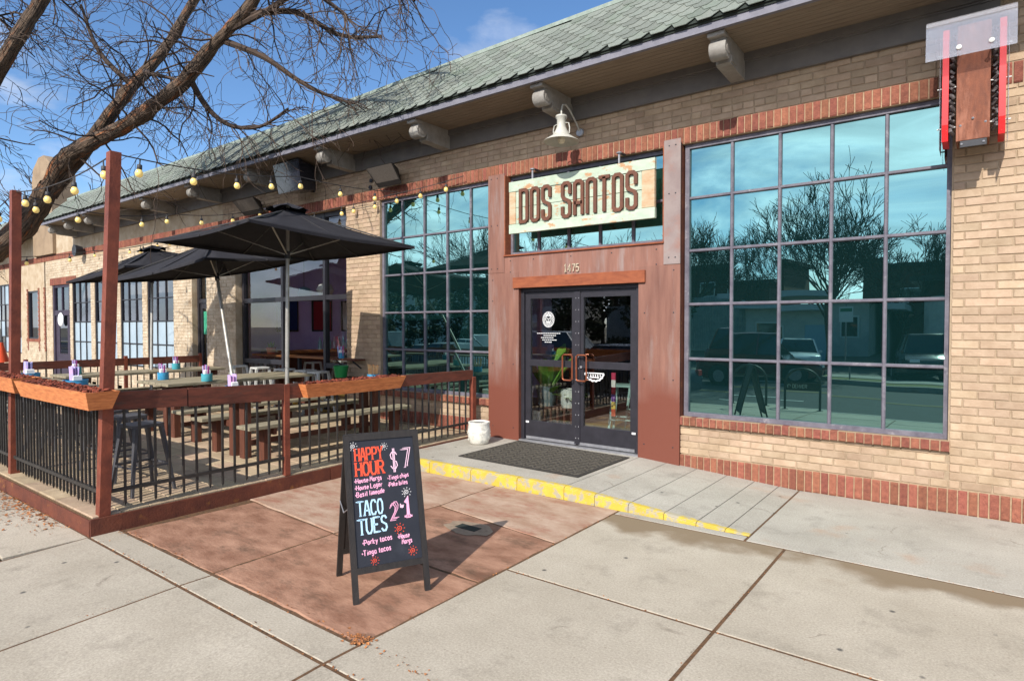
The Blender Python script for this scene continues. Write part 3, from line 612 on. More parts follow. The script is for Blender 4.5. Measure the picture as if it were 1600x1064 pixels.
    for zz in range(28):
        z = 0.9 + zz * .0765
        for xa, xb in ((-26.68, -26.57), (-25.5, -25.39), (-24.93, -24.82)):
            M.box(xa - (.05 if zz % 2 else 0), xb, WY - .006, WY + .06, z, z + .066)
    for k in range(24): M.box(-26.8 + k * .06, -26.8 + k * .06 + .05, WY - .01, WY + .06, 1.2, 1.3)
    for k in range(30): M.box(-24.3 + k * .0765, -24.3 + k * .0765 + .066, WY - .012, WY + .06, 3.06, 3.28)
    tag(M.build('farther_soldier_bricks', RED_M, lw, fix=False), kind='stuff')

    # windows ---------------------------------------------------------------
    def window(x, z, yf, glass, fm=WFRAME, fw=0.05, mw=0.036, name='window', skip=(), wide=None):
        x0, x1, z0, z1 = x[0], x[-1], z[0], z[-1]
        fr = MB().box(x0, x0 + fw, yf, yf + .08, z0, z1).box(x1 - fw, x1, yf, yf + .08, z0, z1).box(x0 + fw, x1 - fw, yf + .001, yf + .08, z1 - fw, z1).box(x0 + fw, x1 - fw, yf - .01, yf + .08, z0, z0 + fw).build(name, fm, BL)
        for k, xx in enumerate(x[1:-1]):
            w = mw if not wide or k not in wide else mw * 2
            M = MB(); M.prism([(-w / 2, .05), (-w / 2, .02), (-w / 4, 0.008), (w / 4, 0.008), (w / 2, .02), (w / 2, .05)], (xx, yf, z0 + fw), (1, 0, 0), (0, 1, 0), (0, 0, z1 - z0 - 2 * fw)); M.build('mullion', fm, fr)
        for i, zz in enumerate(z[1:-1]):
            M = MB(); M.prism([(.052, -mw / 2), (.022, -mw / 2), (0.010, -mw / 4), (0.010, mw / 4), (.022, mw / 2), (.052, mw / 2)], (x0 + fw, yf, zz), (0, 1, 0), (0, 0, 1), (x1 - x0 - 2 * fw, 0, 0)); M.build('glazing_bar', fm, fr)
        rr = random.Random(int(abs(x0) * 100))
        for i in range(len(x) - 1):
            for j in range(len(z) - 1):
                g = glass(i, j) if callable(glass) else glass
                if g is None: continue
                a = x[i] + (fw if i == 0 else mw / 2) - .004; b = x[i + 1] - (fw if i == len(x) - 2 else mw / 2) + .004
                c = z[j] + (fw if j == 0 else mw / 2) - .004; d = z[j + 1] - (fw if j == len(z) - 2 else mw / 2) + .004
                t1 = (rr.random() - .5) * .006; t2 = (rr.random() - .5) * .006; yy = yf + .038
                MB().add([(a, yy - t1 - t2, c), (b, yy + t1 - t2, c), (b, yy + t1 + t2, d), (a, yy - t1 + t2, d)], [(0, 1, 2, 3)]).build('pane', g, fr, fix=False)
        return fr
    yw = WY + 0.055
    window([-2.79, -2.25, -1.74, -1.235, -0.748, -0.21], [0.675, 1.352, 1.996, 2.625, 3.24, 3.868], yw, TEAL)
    window([-8.13, -7.65, -7.14, -6.64, -6.155, -5.66], [0.675, 1.348, 1.962, 2.592, 3.203, 3.868], yw, TEAL)
    window([-5.40, -4.92, -4.43, -3.95, -3.48, -3.01], [2.74, 3.26, 3.868], yw + .02, TEAL, mw=0.04)
    # steel surround: sheets lapped over one another, rivets
    def sheet(x0, x1, z0, z1, yf, th=0.012, m=STEEL, riv=(), name='steel_panel'):
        o = MB().cham(x0, x1, yf, yf + th, z0, z1, 0.0025).build(name, m, BL)
        M = MB()
        for xx, zz in riv: M.lathe([(0.0095, 0), (0.008, -.004), (0.0, -.006)], (xx, yf, zz), 7, 'y')
        if riv: tag(M.build('rivets', DARKMETAL, o, fix=False), kind='stuff')
        return o
    ys = WY - 0.06
    MB().box(-5.69, -5.41, ys + .013, WY + .2, .09, 3.86).box(-3.0, -2.81, ys + .013, WY + .2, .05, 3.86).box(-5.41, -3.0, ys + .013, WY + .2, 2.27, 2.735).build('surround_core', RUSTEDGE, BL)
    MB().box(-5.41, -5.155, ys + .02, WY + .2, .09, 2.27).box(-3.33, -3.0, ys + .02, WY + .2, .05, 2.27).build('surround_core', RUSTEDGE, BL)
    sheet(-5.70, -5.405, 2.50, 3.905, ys, riv=[(a, b) for a in (-5.64, -5.53) for b in (2.56, 3.18, 3.85)])
    sheet(-3.005, -2.80, 2.47, 3.93, ys - .004, riv=[(a, b) for a in (-2.94, -2.86) for b in (2.55, 3.3, 3.86)], m=mat('pale_zinc_panel', srgb(150, 138, 132), srgb(128, 112, 108), 2, 0.6, 0.15, 60, c3=srgb(140, 104, 92), c3lim=(0.5, 0.7), c3scale=2.5))
    sheet(-5.405, -3.0, 2.29, 2.735, ys + .004, riv=[(-5.3, 2.66), (-4.9, 2.66), (-4.3, 2.66), (-3.7, 2.66), (-3.1, 2.66), (-5.3, 2.5), (-3.1, 2.48)])
    sheet(-5.70, -5.155, 0.09, 2.498, ys + .001, riv=[(-5.62, .3), (-5.62, 1.2), (-5.62, 2.1), (-5.25, .3), (-5.25, 1.2), (-5.62, 2.4)])
    sheet(-3.33, -2.80, 0.05, 2.468, ys + .002, riv=[(-3.25, .3), (-3.25, 1.1), (-3.25, 1.9), (-2.88, .3), (-2.88, 1.1), (-2.88, 1.9), (-2.88, 2.4)])
    sheet(-5.235, -3.235, 2.27, 2.42, ys - .03, .034, ORUST, name='lintel_plate')
    sheet(-5.41, -3.0, 2.725, 2.745, ys - .02, .1, ORUST, name='transom_sill')
    MB().box(-5.405, -5.39, ys, yw + .06, 2.75, 3.87).box(-3.02, -3.005, ys, yw + .06, 2.75, 3.87).build('reveal_plate', ORUST, BL)
    # house number
    hn = thing('house_number', (0, 0, 0), None, None); hn.parent = BL; hn.matrix_parent_inverse = Matrix.Translation(-BL.location)
    for k, ch in enumerate('1475'):
        write(ch, -4.40 + k * .062, 2.455, .095, Vector((0, ys - .001, 0)), Vector((1, 0, 0)), Vector((0, 0, 1)), Vector((0, -1, 0)), w=.014, depth=.014, wid=.75, parent=hn, m=mat('number_metal', srgb(206, 190, 164), srgb(140, 122, 104), 30, 0.4), name='digit')
    # entrance doors ---------------------------------------------------------
    yd = WY + 0.0
    df = MB().box(-5.155, -5.10, yd, yd + .1, .13, 2.27).box(-3.385, -3.33, yd, yd + .1, .13, 2.27).box(-5.10, -3.385, yd, yd + .1, 2.215, 2.27).build('entrance_door', DARKFR, BL)
    MB().box(-5.155, -3.33, yd - .06, yd + .12, .128, .15).build('threshold', GALV, df)
    for a, b in ((-5.095, -4.247), (-4.239, -3.39)):
        L = MB(); yl = yd + .025; yl2 = yd + .07
        st = .085
        L.box(a, a + st, yl, yl2, .16, 2.21).box(b - st, b, yl, yl2, .16, 2.21).box(a + st, b - st, yl, yl2, 2.12, 2.21).box(a + st, b - st, yl, yl2, .16, .42).box(a + st, b - st, yl, yl2, 1.185, 1.275)
        L.build('door_leaf', DARKFR, df)
        MB().box(a + st, b - st, yl + .02, yl + .026, .42, 1.185).build('pane', GLASS, df); MB().box(a + st, b - st, yl + .02, yl + .026, 1.275, 2.12).build('pane', GLASS, df)
        MB().box(a + .02, b - .02, yl - .012, yl, .162, .20).build('sweep', GALV, df)
        MB().box((a + .01) if a < -5 else (b - .06), (a + .06) if a < -5 else (b - .01), yl - .006, yl - .001, .385, .41).build('sticker', flat('white_sticker', (.8, .8, .78), .5), df)
    MB().box(-4.285, -4.2, yd + .012, yd + .024, .17, 2.2).build('astragal', DARKFR, df)
    M = MB()
    for k in range(13):
        for xx in (-4.265, -4.22): M.lathe([(.007, 0), (.0, -.004)], (xx, yd + .012, .25 + k * .155), 6, 'y')
    tag(M.build('screws', GALV, df, fix=False), kind='stuff')
    copper = flat('copper_handle', srgb(176, 104, 74), .3, .8)
    for xc in (-4.36, -4.145):
        s1 = .075; zc = 1.19
        MB().tube([(xc - s1, yd - .045, zc - .15), (xc - s1 + .02, yd - .045, zc - .17), (xc + s1 - .02, yd - .045, zc - .17), (xc + s1, yd - .045, zc - .15), (xc + s1, yd - .045, zc + .15), (xc + s1 - .02, yd - .045, zc + .17), (xc - s1 + .02, yd - .045, zc + .17), (xc - s1, yd - .045, zc + .15), (xc - s1, yd - .045, zc - .15)], .011, 8).tube([(xc, yd - .045, zc - .17), (xc, yd + .03, zc - .17)], .009, 6).tube([(xc, yd - .045, zc + .17), (xc, yd + .03, zc + .17)], .009, 6).build('handle', copper, df, smooth=True)
    MB().lathe([(.018, 0), (.018, -.01), (.0, -.012)], (-4.18, yd + .012, 1.2), 12, 'y').build('lock', GALV, df)
    # round white emblem on the left leaf, scalloped one on the right
    dec = flat('white_decal', (.78, .78, .76), .6); yq = yd + .0435
    M = MB(); O = Vector((-4.72, yq, 1.83)); Uv = Vector((1, 0, 0)); Vv = Vector((0, 0, 1)); Nv = Vector((0, -1, 0))
    circ = lambda r, n=24, sx=1: [(r * sx * math.cos(2 * PI * k / n), r * math.sin(2 * PI * k / n)) for k in range(n)] + [(r * sx, 0)]
    ribbon(M, circ(.105, sx=.88), .006, O, Uv, Vv, Nv, .001); ribbon(M, circ(.074, 20, .88), .005, O, Uv, Vv, Nv, .0008)
    for k in range(20): a = k * PI / 10; ribbon(M, [(.08 * math.cos(a) * .88, .08 * math.sin(a)), (.098 * math.cos(a) * .88, .098 * math.sin(a))], .011, O, Uv, Vv, Nv, .001)
    for p in ([(-.035, .05), (-.045, .0), (-.02, -.055), (.02, -.055), (.045, 0), (.035, .05), (-.035, .05)], [(-.025, .02), (-.01, .01)], [(.025, .02), (.01, .01)], [(0, .01), (0, -.012)], [(-.02, -.025), (.02, -.025)], [(-.02, -.038), (.02, -.038)], [(-.03, .06), (0, .075), (.03, .06)]): ribbon(M, p, .009, O, Uv, Vv, Nv, .001)
    M.build('emblem', dec, df, fix=False)
    M = MB()
    for j, (xa, xb) in enumerate(((-.19, .19), (-.08, .1), (-.12, .08), (-.1, .12), (-.06, .05))):
        x = xa
        while x < xb: ribbon(M, [(x, -.19 - j * .03), (x + .022, -.19 - j * .03)], .009, O, Uv, Vv, Nv, .001); x += .03
    tag(M.build('small_print', dec, df, fix=False), kind='stuff')
    M = MB(); O = Vector((-4.0, yq, 1.13))
    pts = [(.13 * math.cos(-PI * k / 16) * (1 + .08 * (k % 2)), .1 * math.sin(-PI * k / 16) * (1 + .12 * (k % 2))) for k in range(17)]
    ribbon(M, pts, .02, O, Uv, Vv, Nv, .001)
    for k in range(6): ribbon(M, [(-.09 + k * .035, -.02), (-.085 + k * .035, -.05)], .012, O, Uv, Vv, Nv, .001)
    ribbon(M, [(-.13, -.005), (.13, -.005)], .012, O, Uv, Vv, Nv, .001); ribbon(M, [(-.07, -.06), (.07, -.06)], .012, O, Uv, Vv, Nv, .001)
    M.build('emblem', dec, df, fix=False)

    # folding glass wall on to the patio --------------------------------------
    yp = WY + .13
    def storefront(x, z, openings, name):
        fw = .07; fr = MB()
        for xx in x: fr.box(xx - fw / 2, xx + fw / 2, yp, yp + .1, .16, 3.87)
        f = fr.build(name, DARKFR, BL)
        for i in range(len(x) - 1):
            zz = z[i]
            for k in zz: MB().box(x[i] + fw / 2, x[i + 1] - fw / 2, yp + .005, yp + .095, k - .045, k + .045).build('rail', DARKFR, f)
            MB().box(x[i] + fw / 2, x[i + 1] - fw / 2, yp + .006, yp + .09, 3.78, 3.87).build('rail', DARKFR, f)
            e = [.16] + zz + [3.8]
            for k in range(len(e) - 1):
                if (i, k) in openings: continue
                MB().add([(x[i] + .03, yp + .05, e[k]), (x[i + 1] - .03, yp + .05, e[k]), (x[i + 1] - .03, yp + .05, e[k + 1]), (x[i] + .03, yp + .05, e[k + 1])], [(0, 1, 2, 3)]).build('pane', GLASS, f, fix=False)
    storefront([-12.72, -11.25, -9.86, -9.09], [[1.0, 2.28], [2.28], [1.0, 2.28]], {(1, 0)}, 'patio_window')
    # narrow door between the whitewashed piers
    nd = MB().box(-14.74, -14.66, yp, yp + .1, .15, 3.05).box(-14.13, -14.05, yp, yp + .1, .15, 3.05).box(-14.66, -14.13, yp, yp + .1, 2.96, 3.05).box(-14.66, -14.13, yp, yp + .1, 2.28, 2.37).build('side_door', DARKFR, BL)
    MB().box(-14.64, -14.54, yp + .02, yp + .07, .17, 2.27).box(-14.25, -14.15, yp + .02, yp + .07, .17, 2.27).box(-14.54, -14.25, yp + .02, yp + .07, .17, .4).box(-14.54, -14.25, yp + .02, yp + .07, 2.15, 2.27).build('door_leaf', DARKFR, nd)
    MB().box(-14.54, -14.25, yp + .04, yp + .045, .4, 2.15).box(-14.66, -14.13, yp + .04, yp + .045, 2.37, 2.96).build('pane', GLASS, nd)
    MB().box(-14.5, -14.3, yp + .03, yp + .036, 1.55, 2.08).build('notice', flat('green_notice', srgb(58, 150, 116), .7), nd)
    MB().tube([(-14.2, yp + .02, 1.0), (-14.2, yp - .05, 1.0), (-14.2, yp - .05, 1.35), (-14.2, yp + .02, 1.35)], .012, 6).build('handle', GALV, nd)
    # factory windows further left with frosted lower panes
    fl = lambda i, j: FROST if j < 2 else DIMGLASS
    for a, b in ((-17.12, -15.67), (-18.79, -17.42), (-20.6, -19.05), (-22.37, -20.9)):
        window([a, a + (b - a) / 3, a + 2 * (b - a) / 3, b], [.66, 1.27, 1.87, 2.45, 3.1], WY + .02, fl, DARKFR, .04, .03)
    window([-26.57, -25.5], [1.3, 2.95], WY + .02, DIMGLASS, DARKFR, .05, .03)
    window([-31.0 + k * .52 for k in range(8)], [.75, 1.35, 1.95, 2.55, 3.3], WY + .02, lambda i, j: FROST if (i + j) % 3 == 0 else DIMGLASS, DARKFR, .04, .03)
    od = MB().box(-24.14, -24.02, WY + .02, WY + .12, .1, 3.1).box(-22.72, -22.6, WY + .02, WY + .12, .1, 3.1).box(-24.02, -22.72, WY + .03, WY + .12, 2.08, 2.25).box(-24.02, -22.72, WY + .03, WY + .12, 2.98, 3.1).box(-23.42, -23.36, WY + .04, WY + .1, 2.25, 2.98).build('side_door', mat('dark_purple_paint', srgb(66, 56, 72), srgb(50, 44, 56), 5, .6), BL)
    MB().box(-24.02, -22.72, WY + .06, WY + .09, .12, .85).box(-24.02, -23.7, WY + .06, WY + .09, .85, 2.08).box(-23.0, -22.72, WY + .06, WY + .09, .85, 2.08).build('door_leaf', MATS['dark_purple_paint'], od)
    MB().box(-23.7, -23.0, WY + .07, WY + .08, .85, 2.08).box(-24.02, -23.42, WY + .07, WY + .08, 2.25, 2.98).box(-23.36, -22.72, WY + .07, WY + .08, 2.25, 2.98).build('pane', DIMGLASS, od)
    MB().lathe([(.0, -.02), (.2, -.02), (.22, 0)], (-23.4, WY + .0, 1.95), 20, 'y').build('oval_plate', flat('oval_plate_white', (.75, .75, .75), .5), od)

    # eave ------------------------------------------------------------------
    xe0, xe1 = -22.1, 0.11; ye = 6.18
    MB().box(xe0, xe1, ye, ye + .05, 4.70, 4.80).build('fascia', FASCIA, BL)
    MB().box(xe0, xe1, ye - .012, ye, 4.775, 4.812).build('drip_edge', SHGAP, BL)
    for k in range(9):
        a = ye + .051 + k * .0862; MB().box(xe0, xe1, a, a + .081, 4.705, 4.725).build('soffit_board', SOFFIT, BL)
    MB().box(xe0, xe1, ye + .05, WY, 4.726, 4.74).build('soffit_back', SHGAP, BL)
    MB().box(xe0, xe1, WY - .05, WY + .01, 4.42, 4.61).build('frieze', FRIEZE, BL)
    MB().box(xe0, xe1, WY - .065, WY - .0, 4.61, 4.628).box(xe0, xe1, WY - .09, WY, 4.628, 4.704).build('bed_mould', FRIEZE, BL)
    # scrolled brackets
    def bracket(x):
        w = .15; xl, xr = x - w, x; M = MB()
        prof = [(WY - .05, 4.704), (ye + .13, 4.704), (ye + .13, 4.64), (ye + .30, 4.52), (ye + .30, 4.46), (ye + .33, 4.445), (WY - .05, 4.425)]
        M.prism([(p[0], p[1]) for p in prof], (xl, 0, 0), (0, 1, 0), (0, 0, 1), (w, 0, 0))
        o = M.build('bracket', BRACKET, BL)
        MB().cham(xl - .012, xr + .012, ye + .06, ye + .2, 4.655, 4.702, .006).build('cap', BRACKET, o)
        cy, cz = ye + .19, 4.555
        M = MB(); M.lathe([(.092, 0), (.098, .012), (.098, w + .008), (.092, w + .02)], (xl - .01, cy, cz), 20, 'x')
        M.lathe([(.05, 0), (.05, .006)], (xr + .01, cy, cz), 14, 'x'); M.build('scroll', BRACKET, o, smooth=True)
        M = MB(); M.prism([(ye + .30, 4.53), (ye + .30, 4.47), (ye + .46, 4.47)], (xr - .0, 0, 0), (0, 1, 0), (0, 0, 1), (.012, 0, 0)); M.build('leaf_carving', BRACKET, o)
    for x in (-2.08, -4.28, -6.46, -8.69, -10.95, -13.2, -15.4, -17.2, -18.9, -20.4, -21.7): bracket(x)
    # sloping shingle roof
    sl = R(46); u = Vector((0, math.cos(sl), math.sin(sl))); nrm = Vector((0, -math.sin(sl), math.cos(sl))); O = Vector((0, ye - .03, 4.80))
    topl = lambda x: 1.06 + max(0, (x + 11)) * .052
    M = MB()
    xs = [xe0, -11, 1.6]
    for a, b in zip(xs[:-1], xs[1:]):
        q = [O + Vector((a, 0, 0)), O + Vector((b, 0, 0)), O + Vector((b, 0, 0)) + u * topl(b), O + Vector((a, 0, 0)) + u * topl(a)]
        M.add([p for p in q] + [p + Vector((0, .5, -.02)) for p in q], MB.BF)
    rf = M.build('roof', SHGAP, BL)
    tabs = []
    for k in range(5):
        rr = random.Random(k); j = lambda s: (rr.random() - .5) * s
        e = .13; P2 = [(-.066 + j(.006), 0 + j(.006)), (.066 + j(.006), 0 + j(.006)), (.1235, .118 + j(.01)), (.1235, .255), (-.1235, .255), (-.1235, .118 + j(.01))]
        Mt = MB(); n = 6
        bot = [Vector((x, 0, 0)) + u * y + nrm * (.020 - .06 * y) for x, y in P2]; tp = [p + nrm * .007 for p in bot]
        Mt.add(bot + tp, [tuple(range(n, 2 * n))] + [(i, (i + 1) % n, n + (i + 1) % n, n + i) for i in range(n)])
        tabs.append(Mt)
    its = []
    for row in range(16):
        y = -.02 + row * .122; x = xe0 + .12 + (.125 if row % 2 else 0)
        while x < 1.4:
            if y + .2 < topl(x) and px(tuple(O + Vector((x, 0, 0)) + u * y)) > 0: its.append((tuple(O + Vector((x, 0, 0)) + u * y), (1, 1, 1), rng.randrange(5)))
            x += .25
    pieces('shingle', its, tabs, rf, SHING, SHING_M, 300, 'farther_shingles')
    M = MB()
    for a, b in zip(xs[:-1], xs[1:]):
        pa = O + Vector((a, 0, 0)) + u * (topl(a) - .0); pb = O + Vector((b, 0, 0)) + u * (topl(b) - .0)
        M.bar(pa + nrm * .02, pb + nrm * .02, .05, .05)
    M.build('ridge_cap', mat('ridge_metal', srgb(150, 160, 150), srgb(120, 132, 120), 10, .6), rf)
    # interior shell --------------------------------------------------------
    MB().box(-13.6, .4, 7.28, 14, .02, .13).build('interior_floor', INFLOOR, BL)
    MB().box(-13.6, .4, 13.9, 14, .13, 4.3).build('interior_wall', INWALL, BL)
    MB().box(-13.6, -13.5, 7.28, 13.9, .13, 4.3).build('interior_wall', PURPLE, BL); MB().box(.3, .4, 7.28, 13.9, .13, 4.3).build('interior_wall', INWALL, BL)
    MB().box(-13.6, .4, 7.28, 14, 4.3, 4.4).build('interior_ceiling', flat('pale_ceiling', srgb(190, 184, 178), .9), BL)
    MB().box(-13.5, -7.5, 11.4, 11.5, .13, 4.3).build('interior_wall', PURPLE, BL)
    MB().box(-7.4, -2.9, 11.2, 11.3, .13, 4.3).build('interior_wall', flat('dark_panelling', srgb(52, 46, 46), .8), BL)
    MB().box(-60, 10, 14.1, 14.2, 0, 4.7).build('rear_wall', INWALL, BL)
    MB().box(-40, -13.62, 7.3, 14.1, .0, .1).build('interior_floor', flat('dim_floor', srgb(80, 76, 72), .9), BL)
building()
# pilaster and neighbouring building beyond the end of the eave
nb = thing('neighbouring_building', (-26, 7.5, 0), 'low neighbouring building with stone pilaster and green roof beyond the eave', 'building', world=True)
MB().box(-25.6, -23.7, 6.93, 7.6, 4.07, 6.6).prism([(-25.6, 6.6), (-23.7, 6.6), (-23.85, 7.0), (-24.4, 7.3), (-24.9, 7.3), (-25.45, 7.0)], (0, 6.93, 0), (1, 0, 0), (0, 0, 1), (0, .67, 0)).build('pilaster', mat('pilaster_stone', srgb(158, 136, 110), srgb(132, 112, 90), 2, .9, .4, 30), nb)
MB().box(-44, -25.6, 7.3, 12, 4.7, 5.0).build('parapet', WHT_M, nb)
MB().prism([(5.9, 4.75), (7.6, 5.9), (7.6, 4.75)], (-44, 0, 0), (0, 1, 0), (0, 0, 1), (18.3, 0, 0)).build('roof', SHING_M, nb)
# ------------------------------------------------------------------ patio deck
FX, FY, BX = -5.91, 2.05, -14.25
def patio():
    d = tag(MB().box(-14.35, -5.88, 1.96, WY, -.05, .138).build('patio_deck', DIRT), kind='structure')
    its = []; r = random.Random(5); pw, ph = .45, .225
    ny = int((WY - 1.96) / ph)
    for j in range(ny):
        y = 1.96 + (j + .5) * ph; x = -5.88 - (pw / 2 if j % 2 else 0)
        while x > -14.3:
            a = max(x - pw, -14.35); its.append((((a + x) / 2, y, .1 + r.random() * .004), (x - a - .008, ph - .008, .05), r.randrange(3))); x -= pw
        if j % 2: its.append(((-5.88 - pw / 4, y, .1 + r.random() * .004), (pw / 2 - .008, ph - .008, .05), r.randrange(3)))
    us = []
    for k in range(3):
        c = .02; us.append(MB().add([(-.5, -.5, 0), (.5, -.5, 0), (.5, .5, 0), (-.5, .5, 0), (-.5, -.5, .9), (.5, -.5, .9), (.5, .5, .9), (-.5, .5, .9), (-.5 + c, -.5 + c, 1), (.5 - c, -.5 + c, 1), (.5 - c, .5 - c, 1), (-.5 + c, .5 - c, 1)],
            [(8, 9, 10, 11)] + [(a + i, a + (i + 1) % 4, a + 4 + (i + 1) % 4, a + 4 + i) for a in (0, 4) for i in range(4)]))
    pieces('paver', its, us, d, PAVER, PAVER_M, 300, 'farther_pavers')
    for a, b in ((-14.35, -11.2), (-11.19, -8.15), (-8.14, -5.862)): MB().cham(a, b, 1.93, 1.945, -.04, .128 + .004 * rng.random(), .002).build('edge_plate', RUSTEDGE, d)
    for a, b in ((1.935, 4.3), (4.31, 6.95)): MB().cham(-5.862, -5.846, a, b, -.04, .142 + .004 * rng.random(), .002).build('edge_plate', RUSTEDGE, d)
patio()
def picket_mesh(): pass
def railing(name, p0, p1, label, posts, rails, sp, z_top=1.03, phase=0.05, tall=()):
    """posts: (t, height); rails: (t0, t1, zlow0, zhigh0, zlow1, zhigh1) along the line, t in metres"""
    p0 = Vector(p0); p1 = Vector(p1); d = (p1 - p0).normalized(); L = (p1 - p0).length; n = Vector((-d.y, d.x, 0))
    t = thing(name, p0, label, 'railing', world=True)
    for tt, h, w in posts:
        q = p0 + d * tt; M = MB().cham(q.x - w / 2, q.x + w / 2, q.y - w / 2, q.y + w / 2, .14, h, .003)
        if h > 2:
            k = .047 if tt == 0 else .026; M.v = [(a + k * .8 * (c - .14), b + k * .6 * (c - .14), c) for a, b, c in M.v]
        M.build('post', RUST, t)
    for t0, t1, a0, b0, a1, b1 in rails:
        M = MB(); q0 = p0 + d * t0; q1 = p0 + d * t1; th = .045
        vs = []
        for q, a, b in ((q0, a0, b0), (q1, a1, b1)):
            for s, z in ((-1, a), (1, a), (1, b), (-1, b)): vs.append(q + n * s * th / 2 + Vector((0, 0, z)))
        M.add(vs, MB.BF).build('rail', RAIL, t)
    M = MB(); M.bar(p0 + Vector((0, 0, .335)), p1 + Vector((0, 0, .335)), .03, .03); M.build('bottom_bar', BARS, t)
    me = None; x = phase; r = random.Random(int(L * 100))
    while x < L - .04:
        if all(abs(x - tt) > .05 for tt, _, _ in posts):
            q = p0 + d * x
            if me is None:
                m = MB(); m.box(-.009, .009, -.009, .009, .06, z_top - .14).add([(-.009, -.009, .06), (.009, -.009, .06), (.009, .009, .06), (-.009, .009, .06), (0, 0, .03)], [(0, 1, 4), (1, 2, 4), (2, 3, 4), (3, 0, 4)])
                me = bpy.data.meshes.new('bar'); me.from_pydata(m.v, [], m.f); me.materials.append(BARS)
            o = obj('bar', me, t); o.location = q + Vector((0, 0, .14 + r.random() * .02)); o.rotation_euler = ((r.random() - .5) * .012, (r.random() - .5) * .012, 0)
        x += sp
    return t
railing('patio_railing', (FX, FY, 0), (FX, 6.86, 0), 'red brown railing on the entrance side of the patio, behind the chalkboard sign',
        [(0, 3.2, .085), (1.74, 1.12, .06), (4.8, 1.0, .07)], [(.045, .70, 1.03, 1.185, 1.0, 1.165), (.715, 1.71, .995, 1.165, .96, 1.13), (1.77, 4.78, .965, 1.125, .965, 1.1)], .124, 1.03)
railing('patio_railing', (FX - .045, FY, 0), (BX, FY, 0), 'red brown railing with closely set black bars along the street side of the patio',
        [(2.39, 3.2, .085), (5.2, 1.12, .06), (8.25, 3.0, .085)], [(.0, 2.34, 1.03, 1.18, 1.03, 1.18), (2.44, 5.16, 1.03, 1.18, 1.03, 1.18), (5.24, 8.2, 1.03, 1.18, 1.03, 1.18)], .092, 1.04)
railing('patio_railing', (BX, FY + .06, 0), (BX, 6.93, 0), 'dark brown railing closing the far end of the patio beyond the tables',
        [(1.6, 1.12, .06), (3.3, 1.12, .06), (4.85, 1.12, .06)], [(.02, 1.57, .92, 1.07, .92, 1.07), (1.63, 3.27, .92, 1.07, .92, 1.07), (3.33, 4.82, .92, 1.07, .92, 1.07)], .124, .95)

def planter(p, L, along, label, out):
    """tapered wooden trough; along = unit direction of its length, out = unit direction towards the street"""
    t = thing('planter_box', p, label, 'planter', 'planter boxes on the patio railings', world=True)
    P = Vector(p); a = Vector(along); o = Vector(out); up = Vector((0, 0, 1)); h = .15; w0, w1 = .17, .25; l0, l1 = L - .12, L; th = .02
    def ring(k, z, dz=0):
        f = z / h; ww = (w0 + (w1 - w0) * f) / 2 - k; ll = (l0 + (l1 - l0) * f) / 2 - k
        return [P + a * ll * sx + o * ww * sy + up * (z + dz) for sx, sy in ((-1, -1), (1, -1), (1, 1), (-1, 1))]
    ob, ot, ib, it = ring(0, 0), ring(0, h), ring(th, .02), ring(th, h)
    for i in range(4):
        j = (i + 1) % 4; M = MB(); M.add([ob[i], ob[j], ib[j], ib[i], ot[i], ot[j], it[j], it[i]], MB.BF); M.build('board', PLANTER, t)
    MB().add([p + up * .0 for p in ring(th, 0)] + [p for p in ring(th, .02)], MB.BF).build('base_board', PLANTER, t)
    M = MB(); r = random.Random(int(L * 997) + int(P.y * 50))
    M.add([p - up * .012 for p in ring(th + .002, h)], [(0, 1, 2, 3)])
    for k in range(420):
        s = r.random(); c = P + a * (r.random() - .5) * (l1 - .1) + o * (r.random() - .5) * (w1 - .07) + up * (h - .012 + r.random() * .022)
        v = Vector((r.random() - .5, r.random() - .5, (r.random() - .5) * .5)).normalized() * (.014 + .02 * s); q = Vector((-v.y, v.x, r.random() * .01)) * (.3 + .4 * r.random())
        M.add([c - v - q, c + v - q, c + v + q, c - v + q, c + up * .012], [(0, 1, 2, 3), (0, 1, 4), (1, 2, 4), (2, 3, 4), (3, 0, 4)])
    tag(M.build('mulch', MULCH, t, fix=False), kind='stuff')
    for i in (0, 2): pass
    return t
planter((FX + .03, 4.66, .965), 1.46, (0, 1, 0), 'orange wooden planter box on the entrance side railing, filled with red mulch', (1, 0, 0))
planter((-6.62, FY - .06, 1.06), 1.86, (1, 0, 0), 'orange wooden planter box beside the tall corner post on the street railing', (0, -1, 0))
planter((-8.55, FY - .06, 1.075), 1.86, (1, 0, 0), 'orange wooden planter box at the left edge of the photo', (0, -1, 0))

